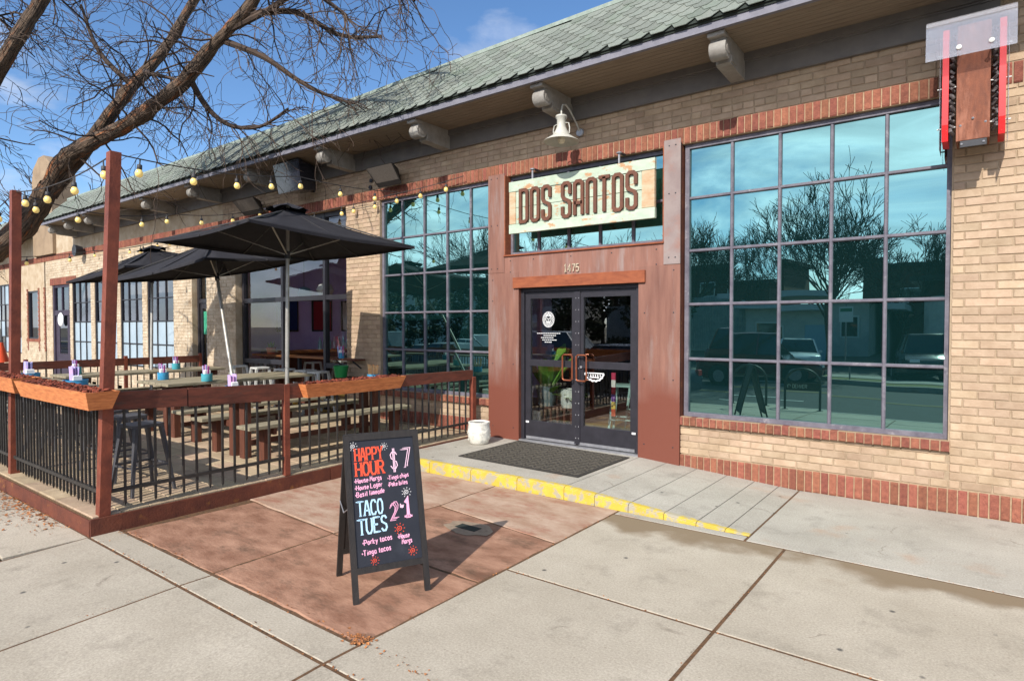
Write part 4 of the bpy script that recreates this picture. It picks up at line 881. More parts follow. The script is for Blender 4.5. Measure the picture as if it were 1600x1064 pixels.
# ------------------------------------------------------------------ picnic tables
def picnic_table(loc, L, label, half=.36, top=.80, bo=.54, wood=None):
    wood = wood or GREYWOOD
    t = thing('picnic_table', loc, label, 'picnic table', 'picnic tables on the patio')
    n = 5; pw = 2 * half / n
    for k in range(n): MB().cham(-half + k * pw + .004, -half + (k + 1) * pw - .004, 0, L + (k % 2) * .012, top - .04, top + .002 * (k % 3), .005).build('tabletop_plank', wood, t)
    for s in (-1, 1):
        for k in range(2):
            a = s * bo - .14 + k * .142; MB().cham(a, a + .135, .0, L - .02 * k, .41, .452 + .002 * k, .005).build('bench_plank', wood, t)
    for y in (.22, L - .28):
        for s in (-1, 1):
            MB().box(s * .12 - .055, s * .12 + .055, y, y + .09, .0, top - .042).build('leg', DECKLEG, t)
            MB().box(s * bo - .06, s * bo + .06, y + .0, y + .09, .0, .408).build('bench_leg', DECKLEG, t)
        MB().box(-bo - .12, bo + .12, y + .092, y + .13, .33, .406).build('crossbeam', DECKLEG, t)
        MB().box(-half + .03, half - .03, y + .092, y + .13, top - .13, top - .043).build('crossbeam', DECKLEG, t)
        MB().box(-bo - .08, bo + .08, y + .0, y + .1, .0, .0).build('foot', DECKLEG, t) if False else None
    MB().box(-.03, .03, .3, L - .25, .12, .18).build('stretcher', DECKLEG, t)
    return t
picnic_table((-7.19, 3.72, .15), 2.5, 'weathered grey picnic table nearest the entrance side railing, under the nearest parasol')
picnic_table((-9.3, 3.86, .15), 2.3, 'weathered grey picnic table in the middle row, two blue tins on its top', half=.5, bo=.72)
picnic_table((-11.85, 3.5, .15), 2.6, 'weathered grey picnic table in the row nearest the far end railing')
# narrow drinks ledge behind the street railing
lg = thing('drinks_ledge', (-9.5, 2.4, .15), 'weathered plank ledge on the inner side of the street railing', 'ledge', world=True)
for k in range(2): MB().cham(-13.6, -7.6, 2.34 + k * .19, 2.34 + k * .19 + .183, 1.05, 1.088, .005).build('plank', GREYWOOD_X, lg)
for x in (-7.9, -9.6, -11.4, -13.2): MB().bar((x, 2.09, .85), (x, 2.62, 1.04), .05, .05).build('support', DECKLEG, lg)

# ------------------------------------------------------------------ parasols
RIBM = flat('dark_rib', srgb(50, 48, 48), .6)
def parasol(apex, cs, foot, label):
    """four-cornered canopy: apex and corner points, foot of the pole"""
    t = thing('patio_umbrella', foot, label, 'umbrella', 'charcoal patio umbrellas', world=True)
    A = Vector(apex); C = [Vector(c) for c in cs]; F = Vector(foot); axis = (A - F).normalized()
    N = 8; M = MB(); vs = []; fs = []; sag = .05
    for side in range(4):
        c0, c1 = C[side], C[(side + 1) % 4]; base = len(vs)
        for i in range(N + 1):
            f = i / N
            for j in range(N + 1):
                g = j / N
                p = A.lerp(c0.lerp(c1, g), f)
                k = math.sin(PI * g) * f
                p = p - Vector((0, 0, sag * k * f * .6)) + (A.lerp((c0 + c1 + C[(side + 2) % 4] + C[(side + 3) % 4]) / 4, f) - p) * (.035 * k)
                p.z -= .07 * math.sin(PI * f) * .6
                vs.append(p)
        for i in range(N):
            for j in range(N):
                a = base + i * (N + 1) + j
                if i == 0: fs.append((a, a + N + 1, a + N + 2))
                else: fs.append((a, a + N + 1, a + N + 2, a + 1))
    cn = M.add(vs, fs).build('canopy', CANVAS, t, fix=False)
    cn.data.polygons.foreach_set('use_smooth', [True] * len(cn.data.polygons))
    so = cn.modifiers.new('cloth', 'SOLIDIFY'); so.thickness = .004
    # hem band
    for side in range(4):
        H = MB(); row = [vs[side * (N + 1) ** 2 + N * (N + 1) + j] for j in range(N + 1)]
        v2 = []
        for p in row: v2 += [p, p - axis * .035]
        H.add(v2, [(2 * j, 2 * j + 2, 2 * j + 3, 2 * j + 1) for j in range(N)]).build('hem', CANVAS, cn, fix=False)
    # vent flap at the top, edges fluttering
    V = MB(); n = 24; r0 = .02; ring = []
    for k in range(n):
        a = 2 * PI * k / n; q = a / (PI / 2); s = int(q) % 4; g = q - int(q)
        e = C[s].lerp(C[(s + 1) % 4], g); p = A + (e - A) * (.20 + .02 * math.sin(k * 2.3)) ; p.z = p.z + .055 + .022 * math.sin(k * 1.9)
        ring.append(p)
    V.add([A + axis * .06] + ring, [(0, 1 + k, 1 + (k + 1) % n) for k in range(n)]).build('vent', CANVAS, cn, fix=False)
    MB().tube([F, F + (A - F) * .55], .026, 12).build('pole', POLE, t, smooth=True)
    po = MB().tube([F + (A - F) * .55, A + axis * .04], .023, 12).tube([F + (A - F) * .545, F + (A - F) * .56], .025, 12).build('upper_pole', POLE, t, smooth=True)
    hub = F + (A - F) * .80 if (A - F).length > 2 else F + (A - F) * .75
    MB().tube([hub - axis * .05, hub + axis * .05], .035, 12).build('hub', DARKMETAL, t)
    for c in C:
        MB().bar(A - axis * .03, c - axis * .02, .022, .016).build('rib', RIBM, t)
        MB().bar(hub, A.lerp(c, .52) - axis * .10, .016, .012).build('strut', POLE, t)
    for side in range(4):
        e = (C[side] + C[(side + 1) % 4]) / 2; MB().bar(A - axis * .03, A.lerp(e, .97) - axis * .07, .016, .012).build('rib', RIBM, t)
parasol((-7.30, 4.74, 3.31), [(-6.15, 3.52, 2.875), (-6.10, 5.88, 2.82), (-8.45, 5.94, 2.81), (-8.51, 3.58, 2.86)], (-7.19, 4.62, .14), 'nearest charcoal patio umbrella, its tip reaching over the mirrored window')
parasol((-9.70, 4.94, 3.09), [(-8.364, 4.147, 2.66), (-8.75, 6.32, 2.92), (-11.0, 5.95, 2.70), (-10.6, 3.70, 2.42)], (-8.1, 4.52, .14), 'middle charcoal patio umbrella on a pole leaning to the left')
parasol((-12.38, 5.18, 3.2), [(-11.2, 4.25, 2.74), (-11.35, 6.36, 2.97), (-13.5, 6.25, 2.81), (-13.35, 4.1, 2.56)], (-11.85, 4.9, .14), 'farthest charcoal patio umbrella, behind the tall corner post')

# ------------------------------------------------------------------ tins with menus and cutlery on the tables
BLUE = mat('blue_tin', srgb(64, 150, 190), srgb(52, 132, 174), 12, .35, spec=.5); TEALT = mat('teal_tin', srgb(84, 168, 178), srgb(66, 148, 160), 12, .35)
PINKP = mat('pink_blue_menu', srgb(206, 156, 200), srgb(140, 170, 214), 5, .7); WHP = flat('white_napkin', srgb(228, 226, 222), .8); MAG = flat('magenta_menu', srgb(150, 64, 128), .6); ORG = mat('orange_menu', srgb(222, 140, 66), srgb(210, 190, 150), 30, .6)
def tin(loc, label, m=BLUE, r=.075, h=.11, fill='menu', seed=0):
    t = thing('caddy_tin', loc, label, 'tin', 'tins of menus and napkins on the patio')
    MB().lathe([(r * .97, 0), (r, .004), (r, h * .93), (r * 1.03, h * .95), (r * 1.03, h), (r * .96, h), (r * .95, .01), (0.0, .01)], n=22).build('tin', m, t, smooth=True)
    q = random.Random(seed)
    if fill == 'menu':
        for k in range(5):
            a = q.random() * .5 - .25; y = -.035 + k * .015; hh = h + .12 + q.random() * .03
            M = MB(); M.box(-.048, .048, -.003, .003, .02, hh); o = M.build('menu_card', PINKP, t); o.location = (q.random() * .02 - .01, y, 0); o.rotation_euler = (q.random() * .1 - .05, a * .25, a)
    if fill in ('napkin', 'menu'):
        o = MB().cham(.0, .06, -.04, .04, .02, h + .05, .008).build('napkin', WHP, t); o.location = (.005 if fill == 'menu' else -.03, 0, 0)
    if fill == 'napkin':
        for k in range(4):
            o = MB().cham(-.009, .009, -.008, .008, .02, h + .11 + .02 * q.random(), .003).build('rolled_menu', MAG if k % 2 else PINKP, t); o.location = (-.05 + k * .028, -.015 + .01 * (k % 2), 0); o.rotation_euler = (0, (k - 1.5) * .09, 0)
    if fill == 'stick':
        for k in range(9):
            o = MB().box(-.006, .006, -.006, .006, .02, h + .12 + .03 * q.random()).build('stick', ORG, t); o.location = (math.cos(k * .7) * .05, math.sin(k * .7) * .05, 0); o.rotation_euler = (math.sin(k * .7) * -.1, math.cos(k * .7) * .1, 0)
    return t
TZ = .952
tin((-8.86, 4.42, TZ), 'pale blue tin with napkins and dark pink menus beside the leaning umbrella pole', TEALT, fill='napkin', seed=1)
tin((-9.62, 4.15, TZ), 'bright blue tin of pink menus at the left end of the middle table', BLUE, fill='napkin', seed=2)
tin((-7.42, 4.02, TZ), 'low blue tin with pale menu cards on the nearest table, just above the railing', BLUE, .085, .05, 'menu', 3)
tin((-7.05, 5.95, TZ), 'blue tin of orange and white sticks at the wall end of the nearest table', BLUE, .085, .09, 'stick', 4)
tin((-7.75, 2.45, 1.09), 'wide blue tin with tall pink and blue menus just behind the corner planter box', BLUE, .115, .08, 'menu', 5)
tin((-9.3, 2.45, 1.09), 'wide blue tin with fanned menus in front of the orange cone', BLUE, .115, .08, 'menu', 6)
tin((-11.85, 3.75, TZ), 'teal tin with a pink card and napkins on the near end of the farthest table', TEALT, .085, .12, 'napkin', 7)
tin((-11.75, 5.3, TZ), 'teal tin with a pink card half hidden behind the thin far umbrella pole', TEALT, .07, .11, 'napkin', 8)
cn = thing('orange_cone', (-14.6, 3.42, .14), 'orange cone standing on a post by the far railing', 'cone')
MB().box(-.04, .04, -.04, .04, 0, .93).build('post', RUST, cn); MB().lathe([(.14, .93), (.13, .96), (.06, 1.22), (.045, 1.3), (0, 1.3)], n=20).build('cone', flat('orange_plastic', srgb(222, 82, 44), .5), cn, smooth=True)

# ------------------------------------------------------------------ stools
def stool(name, loc, label, m, H=.74, rz=0, group=None, top=.15):
    t = thing(name, loc, label, 'stool', group, rz)
    MB().prism([(-top, -top + .03), (-top + .03, -top), (top - .03, -top), (top, -top + .03), (top, top - .03), (top - .03, top), (-top + .03, top), (-top, top - .03)], (0, 0, H - .03), (1, 0, 0), (0, 1, 0), (0, 0, .03)).build('seat', m, t)
    for sx in (-1, 1):
        for sy in (-1, 1): MB().bar((sx * .2, sy * .2, 0), (sx * (top - .03), sy * (top - .03), H - .03), .03, .022, w2=.05, h2=.03).build('leg', m, t)
    k = .17
    for a, b in (((-k, -k), (k, -k)), ((k, -k), (k, k)), ((k, k), (-k, k)), ((-k, k), (-k, -k))): MB().bar((*a, .26), (*b, .26), .018, .018).build('stretcher', m, t)
    return t
DS = mat('grey_stool_metal', srgb(84, 84, 88), srgb(66, 66, 70), 6, .45, metal=.2)
s0 = stool('metal_stool', (-6.45, 2.58, .15), 'dark grey metal stool just inside the tall corner post', DS, .66, .1, 'grey metal stools along the street railing')
for k, x in enumerate((-7.15, -7.75, -8.9, -9.6, -10.7, -11.5)):
    dup(s0, (x, 2.72 + .04 * (k % 2), .15), .2 * k, ['second grey metal stool from the tall corner post, behind the railing bars', 'third grey metal stool from the tall corner post, behind the railing bars', 'grey metal stool behind the second tall post',
        'grey metal stool left of the second tall post', 'grey metal stool behind the leftmost planter box', 'grey metal stool farthest along the street railing'][k])
w0 = stool('bar_stool', (-10.55, 6.75, .15), 'white metal bar stool outside the patio window, right of the near umbrella pole', STEELW, .78, .1, 'white bar stools at the patio window')
for (x, y), l in (((-11.35, 6.72), 'white metal bar stool outside the patio window, left of the near umbrella pole'), ((-12.2, 6.75), 'white metal bar stool nearest the whitewashed pier'), ((-9.95, 6.8), 'white metal bar stool close to the right jamb of the patio window'), ((-9.45, 6.72), 'white metal bar stool under the ledge with the green pot')):
    dup(w0, (x, y, .15), .15 * x, l)
# plank counter through the window opening, small black shelf with a green pot
ct = thing('window_counter', (-11, 7.0, .15), 'plank counter along the open patio window', 'counter', world=True)
MB().cham(-12.6, -9.2, 7.28, 7.6, 1.1, 1.14, .004).build('plank', mat('orange_plank', srgb(160, 104, 62), srgb(126, 80, 48), 4, .6, stretch=(1, 8, 8)), ct)
for x in (-12.4, -11, -9.4): MB().box(x - .03, x + .03, 7.35, 7.41, .13, 1.1).build('leg', DARKMETAL, ct)
sh = thing('wall_shelf', (-8.8, 6.85, 1.0), 'small dark wooden shelf on the brick pier right of the patio window', 'shelf', world=True)
MB().cham(-9.2, -8.5, 6.78, 7.0, 1.14, 1.17, .003).build('board', DECKLEG, sh); MB().bar((-8.6, 6.99, 1.0), (-8.6, 6.8, 1.14), .02, .02).bar((-9.05, 6.99, 1.0), (-9.05, 6.8, 1.14), .02, .02).build('bracket', DARKMETAL, sh)
MB().cham(-8.95, -8.45, 6.7, 7.0, .82, .85, .003).build('board', DECKLEG, sh)
gp = thing('green_pot', (-8.86, 6.76, .85), 'bright green pot on the small shelf by the brick pier', 'pot')
MB().lathe([(.10, 0), (.135, .2), (.14, .2), (.13, .2), (.1, .02), (0, .02)], n=24).build('pot', flat('green_plastic', srgb(30, 130, 66), .4), gp, smooth=True)
tin((-9.0, 6.88, 1.17), 'blue cup holding a white card on the small shelf by the brick pier', BLUE, .05, .1, 'napkin', 9)
tin((-11.55, 7.4, 1.14), 'blue tin with pink napkins on the plank counter inside the patio window', BLUE, .05, .1, 'napkin', 10)
# ------------------------------------------------------------------ chalkboard A-frame sign
def aframe():
    fl, fr, rl, rr = [Vector(p) for p in ((-3.101, 2.446, 0), (-2.875, 2.90, 0), (-3.553, 2.66, 0), (-3.339, 3.105, 0))]
    H = 1.03
    tl = (fl + rl) / 2 + Vector((0.0, 0, H)); tr = (fr + rr) / 2 + Vector((.0, 0, H))
    t = thing('chalkboard_sign', (-3.2, 2.78, 0), 'black wooden A-frame chalkboard with happy hour prices in coloured chalk', 'sandwich board', world=True)
    def side(bl, br, nm, board):
        U = (br - bl).normalized(); V = ((tl + tr) / 2 - (bl + br) / 2).normalized(); N = U.cross(V).normalized()
        Wd = (br - bl).length; L = ((tl + tr) / 2 - (bl + br) / 2).length
        O = bl
        P = lambda u, v, n=0: O + U * u + V * v + N * n
        def stick(nm, u0, v0, u1, v1, th=.022, m=BLACKW, par=t, n0=-.011):
            vs = [P(u0, v0, n0), P(u1, v0, n0), P(u1, v1, n0), P(u0, v1, n0), P(u0, v0, n0 + th), P(u1, v0, n0 + th), P(u1, v1, n0 + th), P(u0, v1, n0 + th)]
            return MB().add(vs, MB.BF).build(nm, m, par)
        w = .038
        stick('leg', 0, 0, w, L); stick('leg', Wd - w, 0, Wd, L); stick('frame_rail', w, L - .045, Wd - w, L); stick('frame_rail', w, .175, Wd - w, .215)
        b = stick('chalkboard', w, .215, Wd - w, L - .045, .008, CHALK if board else BLACKW, t, -.006)
        return O, U, V, N, Wd, L, P, b
    O, U, V, N, Wd, L, P, b = side(fl, fr, 'front', True)
    side(rr, rl, 'rear', False)
    MB().tube([fl.lerp(tl, .55), (fl.lerp(tl, .55) + rl.lerp(tl, .55)) / 2 - Vector((0, 0, .05)), rl.lerp(tl, .55)], .004, 5).build('chain', GALV, t)
    # lettering; board coordinates: u to the right, v up, origin at the lower left of the board
    Bo = P(.038, .215, .0035); bw = Wd - .076; bh = L - .045 - .215
    chalk = lambda n, c: flat(n, c, .95, spec=.1)
    REDC = chalk('red_chalk', srgb(226, 86, 62)); PINKC = chalk('pink_chalk', srgb(232, 168, 196)); PALE = chalk('pale_pink_chalk', srgb(226, 190, 206)); BLUEC = chalk('pale_blue_chalk', srgb(176, 210, 228)); WHC = chalk('white_chalk', srgb(214, 210, 208))
    X = lambda f: f * bw; Y = lambda f: f * bh
    def T(s, x, y, h, m, **k):
        k.setdefault('w', h * .13)
        return write(s, X(x), Y(y), h, Bo, U, V, N, m=m, parent=b, **k)
    sl = .02
    T('HAPPY', .07, .835, .078, REDC, wid=.59, w=.0105, serif=.8, slope=sl); T('HOUR', .07, .715, .082, REDC, wid=.72, w=.0125, serif=.8, slope=sl)
    T('$', .61, .735, .125, PALE, wid=.62, w=.006)
    for dx, dy in ((0, 0), (.036, .012)): T('7', .79 + dx, .745 + dy, .12, PALE, wid=.66, w=.005, serif=1.5)
    y = .655
    for s in ('House Margs', 'House Lager', 'Basil limeade'):
        T('.' + s, .04, y, .030, PINKC, wid=.80, w=.0052, slope=.06, jit=.05); y -= .055
    T('.Tinga chips', .55, .655, .028, PINKC, wid=.74, w=.0048, slope=.07, jit=.05); T('.Poke bites', .55, .60, .028, PINKC, wid=.74, w=.0048, slope=.06, jit=.05)
    T('TACO', .06, .395, .090, BLUEC, wid=.58, w=.0105, serif=.8, slope=sl); T('TUES', .06, .250, .092, BLUEC, wid=.64, w=.0115, serif=.8, slope=.05)
    for dx, dy in ((0, 0), (.03, .008), (-.02, -.012)): T('2', .56 + dx, .335 + dy, .105, PINKC, wid=.62, w=.004)
    T('for', .71, .42, .024, PALE, wid=.7, w=.006); T('1', .77, .345, .110, PINKC, wid=.72, w=.022, serif=.5)
    T('.Porky tacos', .10, .165, .032, PINKC, wid=.84, w=.0056, slope=.07, jit=.04); T('.Tinga tacos', .08, .085, .032, PINKC, wid=.84, w=.0056, slope=.07, jit=.04)
    T('.House', .64, .175, .030, PINKC, wid=.70, w=.0052, slope=.03); T('Margs', .70, .13, .030, PINKC, wid=.70, w=.0052, slope=.05)
    def spiral(x, y, r, m):
        M = MB(); pts = [(X(x) + r * (.1 + .09 * k / 2) * math.cos(k * .62), Y(y) + r * (.1 + .09 * k / 2) * math.sin(k * .62)) for k in range(18)]
        ribbon(M, pts, r * .16, Bo, U, V, N, .0012)
        for k in range(9):
            a = k * 2 * PI / 9; ribbon(M, [(X(x) + r * 1.15 * math.cos(a), Y(y) + r * 1.15 * math.sin(a)), (X(x) + r * 1.5 * math.cos(a), Y(y) + r * 1.5 * math.sin(a))], r * .18, Bo, U, V, N, .0012)
        M.build('chalk_sun', m, b, fix=False)
    spiral(.05, .955, .020, WHC); spiral(.53, .935, .017, WHC); spiral(.83, .54, .022, WHC); spiral(.68, .255, .024, REDC); spiral(.27, .035, .019, REDC); spiral(.86, .065, .021, REDC)
aframe()

# ------------------------------------------------------------------ pot and door mat
pt = thing('ceramic_pot', (-5.46, 6.46, .13), 'white ceramic pot with embossed swirls beside the rusted steel panel', 'pot')
MB().lathe([(.13, .0), (.155, .02), (.18, .12), (.185, .24), (.172, .33), (.178, .345), (.178, .375), (.168, .38), (.155, .37), (.15, .33), (0, .33)], n=36).build('pot', WHITEPOT, pt, smooth=True)
M = MB(); q = random.Random(4)
for k in range(70):
    a = q.random() * 2 * PI; z = .06 + q.random() * .24; r = .185 if z > .12 else .165 + z * .15; s = .012 + .012 * q.random()
    c = Vector((math.cos(a) * (r + .0), math.sin(a) * (r + .0), z)); e1 = Vector((-math.sin(a), math.cos(a), 0)); e2 = Vector((0, 0, 1)); nn = Vector((math.cos(a), math.sin(a), 0)); st = q.random() * 6
    pts = [(s * (1 - i / 9) * math.cos(st + i * .75), s * (1 - i / 9) * math.sin(st + i * .75)) for i in range(8)]
    ribbon(M, pts, .005, c, e1, e2, nn, .005)
tag(M.build('swirl_relief', WHITEPOT, pt, fix=False), kind='stuff')
MB().lathe([(.15, .335), (.13, .352), (0, .356)], n=24).build('lid', flat('dark_slate', srgb(62, 64, 70), .6), pt)
pt.scale = (.84, .84, .80)
mt = thing('door_mat', (-4.22, 6.28, .13), 'dark rubber doormat with a woven herringbone pattern at the entrance', 'doormat', world=True)
mb0 = MB().add([(-5.12, 5.66, .133), (-3.38, 5.62, .133), (-3.38, 6.84, .133), (-5.12, 6.92, .133), (-5.12, 5.66, .142), (-3.38, 5.62, .142), (-3.38, 6.84, .142), (-5.12, 6.92, .142)], MB.BF).build('base', RUBBER, mt)
M = MB()
for i in range(26):
    for j in range(16):
        x = -5.07 + i * .064; y = 5.70 + j * .073; s = 1 if (i + j // 2) % 2 else -1
        M.bar((x, y - s * .022, .145), (x + .05, y + s * .022, .145), .018, .008)
tag(M.build('tread', mat('mat_tread', srgb(92, 86, 76), srgb(70, 66, 58), 30, .9), mt, fix=False), kind='stuff')

# ------------------------------------------------------------------ hanging name board
sg = thing('hanging_sign', (-4.15, 6.85, 3.72), 'weathered mint painted plank sign with raised brown letters above the doors', 'sign', world=True)
def nameboard():
    x0, x1, z0, z1, y = -5.23, -3.07, 3.015, 3.73, 6.84
    hs = [z0, z0 + .13, z0 + .355, z1 - .14, z1]
    j = lambda: (rng.random() - .5) * .008
    for k in range(4):
        full = k in (0, 3); a = x0 + (0 if full else .115); b = x1 - (0 if full else .17)
        MB().add([(a, y + (0 if full else .012), hs[k] + .003), (b, y + (0 if full else .012), hs[k] + .003), (b, y + .05, hs[k] + .003), (a, y + .05, hs[k] + .003), (a, y + (0 if full else .012), hs[k + 1] - .003), (b + j(), y + (0 if full else .012), hs[k + 1] - .003 + j()), (b, y + .05, hs[k + 1] - .003), (a, y + .05, hs[k + 1] - .003)], MB.BF).build('plank', SIGNP, sg)
    MB().cham(x0 + .004, x0 + .112, y + .004, y + .05, hs[1] + .002, hs[3] - .002, .003).build('plank', SIGNO, sg); MB().cham(x1 - .166, x1 - .004, y + .004, y + .05, hs[1] + .002, hs[3] - .002, .003).build('plank', SIGNO, sg)
    for x in (-4.85, -3.55):
        MB().tube([(x, y + .03, z1 - .02), (x, y + .03, 3.855)], .014, 8).lathe([(.035, 0), (.035, .012)], (x, y + .03, 3.855), 10).build('hanger_rod', GALV, sg)
        MB().bar((x, y + .03, 3.868), (x, WY, 3.868), .03, .02).build('hanger_arm', DARKFR, sg)
    # letters: narrow rounded block capitals
    Hh = .47; ww = .155; st = .043; O = Vector((0, y + .010, 0)); U = Vector((1, 0, 0)); V = Vector((0, 0, 1)); N = Vector((0, -1, 0)); c = .03
    h = Hh - st; w = ww - st
    lt = {'D': [[(0, 0), (0, h), (w - c, h), (w, h - c), (w, c), (w - c, 0), (0, 0)]], 'O': [[(c, 0), (0, c), (0, h - c), (c, h), (w - c, h), (w, h - c), (w, c), (w - c, 0), (c, 0)]],
          'S': [[(w, h * .66), (w, h - c), (w - c, h), (c, h), (0, h - c), (0, h * .62), (.02, h * .54), (w - .02, h * .46), (w, h * .38), (w, c), (w - c, 0), (c, 0), (0, c), (0, h * .3)]],
          'A': [[(0, 0), (0, h - c), (c, h), (w - c, h), (w, h - c), (w, 0)], [(0, h * .36), (w * .5, h * .36), (w, h * .36)]],
          'N': [[(0, 0), (0, h - c), (c, h), (w - c, h), (w, h - c), (w, 0)]], 'T': [[(-.02, h), (w + .02, h)], [(w / 2, h), (w / 2, 0)]]}
    x = x0 + .185
    for ch in 'DOS SANTOS':
        if ch == ' ': x += .125; continue
        M = MB()
        for s in lt[ch]: ribbon(M, [(x + st / 2 + p[0], z0 + .125 + st / 2 + p[1]) for p in s], st, O, U, V, N, .035)
        M.build('letter', LETTER, sg); x += ww + .030
nameboard()

# ------------------------------------------------------------------ gooseneck lamp above the sign
lp = thing('gooseneck_lamp', (-4.19, WY, 4.28), 'cream enamel gooseneck barn lamp on the brick above the name board', 'wall lamp', world=True)
cx, cy, cz = -4.19, 6.56, 4.02
MB().lathe([(.06, 0), (.06, -.02), (.05, -.03), (0, -.03)], (cx, WY, 4.26), 20, 'y').build('wall_plate', GALV, lp)
MB().tube([(cx, WY - .02, 4.28), (cx, WY - .12, 4.38), (cx, 6.75, 4.50), (cx, 6.66, 4.545), (cx, 6.59, 4.52), (cx, cy, 4.44), (cx, cy, 4.36)], .0125, 10).build('arm', LAMPW, lp, smooth=True)
lp.scale = (.92, 1, .92)
shd = MB().lathe([(.02, .36), (.075, .345), (.08, .325), (.06, .29), (.06, .2), (.078, .15), (.10, .115), (.108, .088), (.12, .078), (.228, .008), (.236, -.004), (.226, .0), (.11, .066), (.0, .10)], (cx, cy, cz), 32).build('shade', LAMPW, lp, smooth=True)
M = MB()
for s in (-1, 1): M.tube([(cx + s * .065, cy, cz + .24), (cx + s * .115, cy, cz + .23), (cx + s * .13, cy, cz + .17), (cx + s * .125, cy, cz + .09)], .008, 6)
M.build('guard', LAMPW, shd, smooth=True)
MB().lathe([(.025, .09), (.035, .06), (.05, .02), (.035, -.02), (0, -.032)], (cx, cy, cz), 16).build('bulb', flat('frosted_bulb', srgb(220, 214, 190), .3), lp, smooth=True)

# ------------------------------------------------------------------ projecting sign at the right edge
pj_ = thing('projecting_sign', (-.06, WY, 3.8), 'projecting rusted steel sign with red letter faces under a clear hood', 'sign', world=True)
def projecting():
    xa, xb = -.185, .048; yf = 6.64
    MB().cham(xa, xb, yf, yf + .015, 3.34, 4.33, .003).box(xa, xa + .012, yf + .015, WY - .02, 3.36, 4.33).box(xb - .012, xb, yf + .015, WY - .02, 3.36, 4.33).build('steel_case', mat('brown_rust', srgb(128, 74, 50), srgb(100, 58, 42), 9, .7, .3, 80, stretch=(4, 4, 1), c3=srgb(150, 98, 76), c3lim=(.5, .7), c3scale=3), pj_)
    MB().cham(xa + .02, xb - .02, yf - .008, yf, 3.34, 3.49, .002).build('cover_plate', MATS['brown_rust'], pj_)
    MB().box(xa + .03, xb - .02, yf - .004, yf + .02, 3.285, 3.338).build('foot_bracket', DARKMETAL, pj_)
    M = MB()
    for x, z in ((xa + .04, 3.31), (xb - .04, 3.31), (xa + .03, 3.47), (xb - .03, 3.475), ((xa + xb) / 2, 3.52)): M.lathe([(.010, 0), (.0, -.006)], (x, yf - .009, z), 8, 'y')
    tag(M.build('bolts', GALV, pj_, fix=False), kind='stuff')
    REDF = flat('red_acrylic', srgb(206, 30, 30), .3, spec=.6); clr = HOOD; WIRE = mat('grey_wiring', srgb(120, 114, 112), srgb(60, 50, 52), 60, .5)
    for s, x in ((-1, xa), (1, xb)):
        x2 = x + s * .075
        prof = [(yf + .02, 3.36), (yf, 3.5), (yf, 4.24), (yf + .03, 4.33), (WY - .06, 4.33), (WY - .06, 3.36)]
        f = MB().prism(prof, (x2 - s * .018, 0, 0), (0, 1, 0), (0, 0, 1), (s * .046, 0, 0)).build('red_face', REDF, pj_)
        MB().prism([(a * 1.0 - (.012 if a < 6.7 else 0), b - (.06 if b < 3.6 else 0)) for a, b in prof], (x2 + s * .042, 0, 0), (0, 1, 0), (0, 0, 1), (s * .004, 0, 0)).build('clear_cover', clr, pj_)
        for z in (3.48, 3.83, 4.12): MB().tube([(x, yf + .05, z), (x2 + s * .065, yf + .05, z)], .007, 6).build('standoff', STEELW, pj_)
        M = MB(); q = random.Random(9)
        for k in range(16):
            z = 3.42 + k * .052; M.tube([(x + s * .02, yf + .03 + .1 * q.random(), z), (x + s * (.03 + .03 * q.random()), yf + .015, z + .02), (x + s * .045, yf + .03 + .1 * q.random(), z + .05), (x + s * .02, yf + .06, z + .07)], .009 + .008 * q.random(), 6)
        tag(M.build('wiring', WIRE, pj_, fix=False), kind='stuff')
    # bent clear sheet over the top
    vs = []; n = 9
    for i in range(n):
        a = PI * .5 * i / (n - 1); y = 6.62 - .1 * math.cos(a); z = 4.30 + .10 * math.sin(a)
        vs += [(-.405, y, z), (.215, y, z)]
    vs = [(-.405, 6.50, 4.03), (.215, 6.50, 4.03)] + vs + [(-.405, WY - .02, 4.40), (.215, WY - .02, 4.40)]
    M = MB().add(vs, [(2 * i, 2 * i + 1, 2 * i + 3, 2 * i + 2) for i in range(len(vs) // 2 - 1)]); o = M.build('hood', HOOD, pj_, fix=False); o.modifiers.new('t', 'SOLIDIFY').thickness = .005
    for x in (-.17, .05): MB().lathe([(.02, 0), (.02, -.004), (.008, -.008), (0, -.008)], (x, 6.498, 4.10), 12, 'y').bar((x, 6.5, 4.10), (x, yf + .01, 4.10), .012, .012).build('spacer', STEELW, pj_)
projecting()

# ------------------------------------------------------------------ speakers, screen, floodlights
def wedge(name, x0, x1, zt, zb, label, cat, m, yt, yb, taper=.8, group=None):
    t = thing(name, ((x0 + x1) / 2, WY, zt), label, cat, group, world=True); xc = (x0 + x1) / 2; w = (x1 - x0) / 2
    fr = [(-w, yt, zt), (w, yt, zt), (w * .86, yb, zb), (-w * .86, yb, zb)]; bk = [(-w * taper * .6, WY - .12, zt - .02), (w * taper * .6, WY - .12, zt - .02), (w * taper * .6, WY - .12, zb + .06), (-w * taper * .6, WY - .12, zb + .06)]
    MB().add([(xc + a, b, c) for a, b, c in bk + fr], [(0, 1, 2, 3), (4, 7, 6, 5), (0, 4, 5, 1), (1, 5, 6, 2), (2, 6, 7, 3), (3, 7, 4, 0)]).build('case', m, t)
    g = [(xc + a * .93, b - .006, c + (.012 if c == zb else -.012)) for a, b, c in fr]; MB().add(g + [(a, b + .006, c) for a, b, c in g], MB.BF).build('grille', GREYPLASTIC if cat == 'speaker' else m, t)
    MB().box(xc - .04, xc + .04, WY - .13, WY, zb + .08, zt - .04).build('bracket', DARKMETAL, t)
    return t
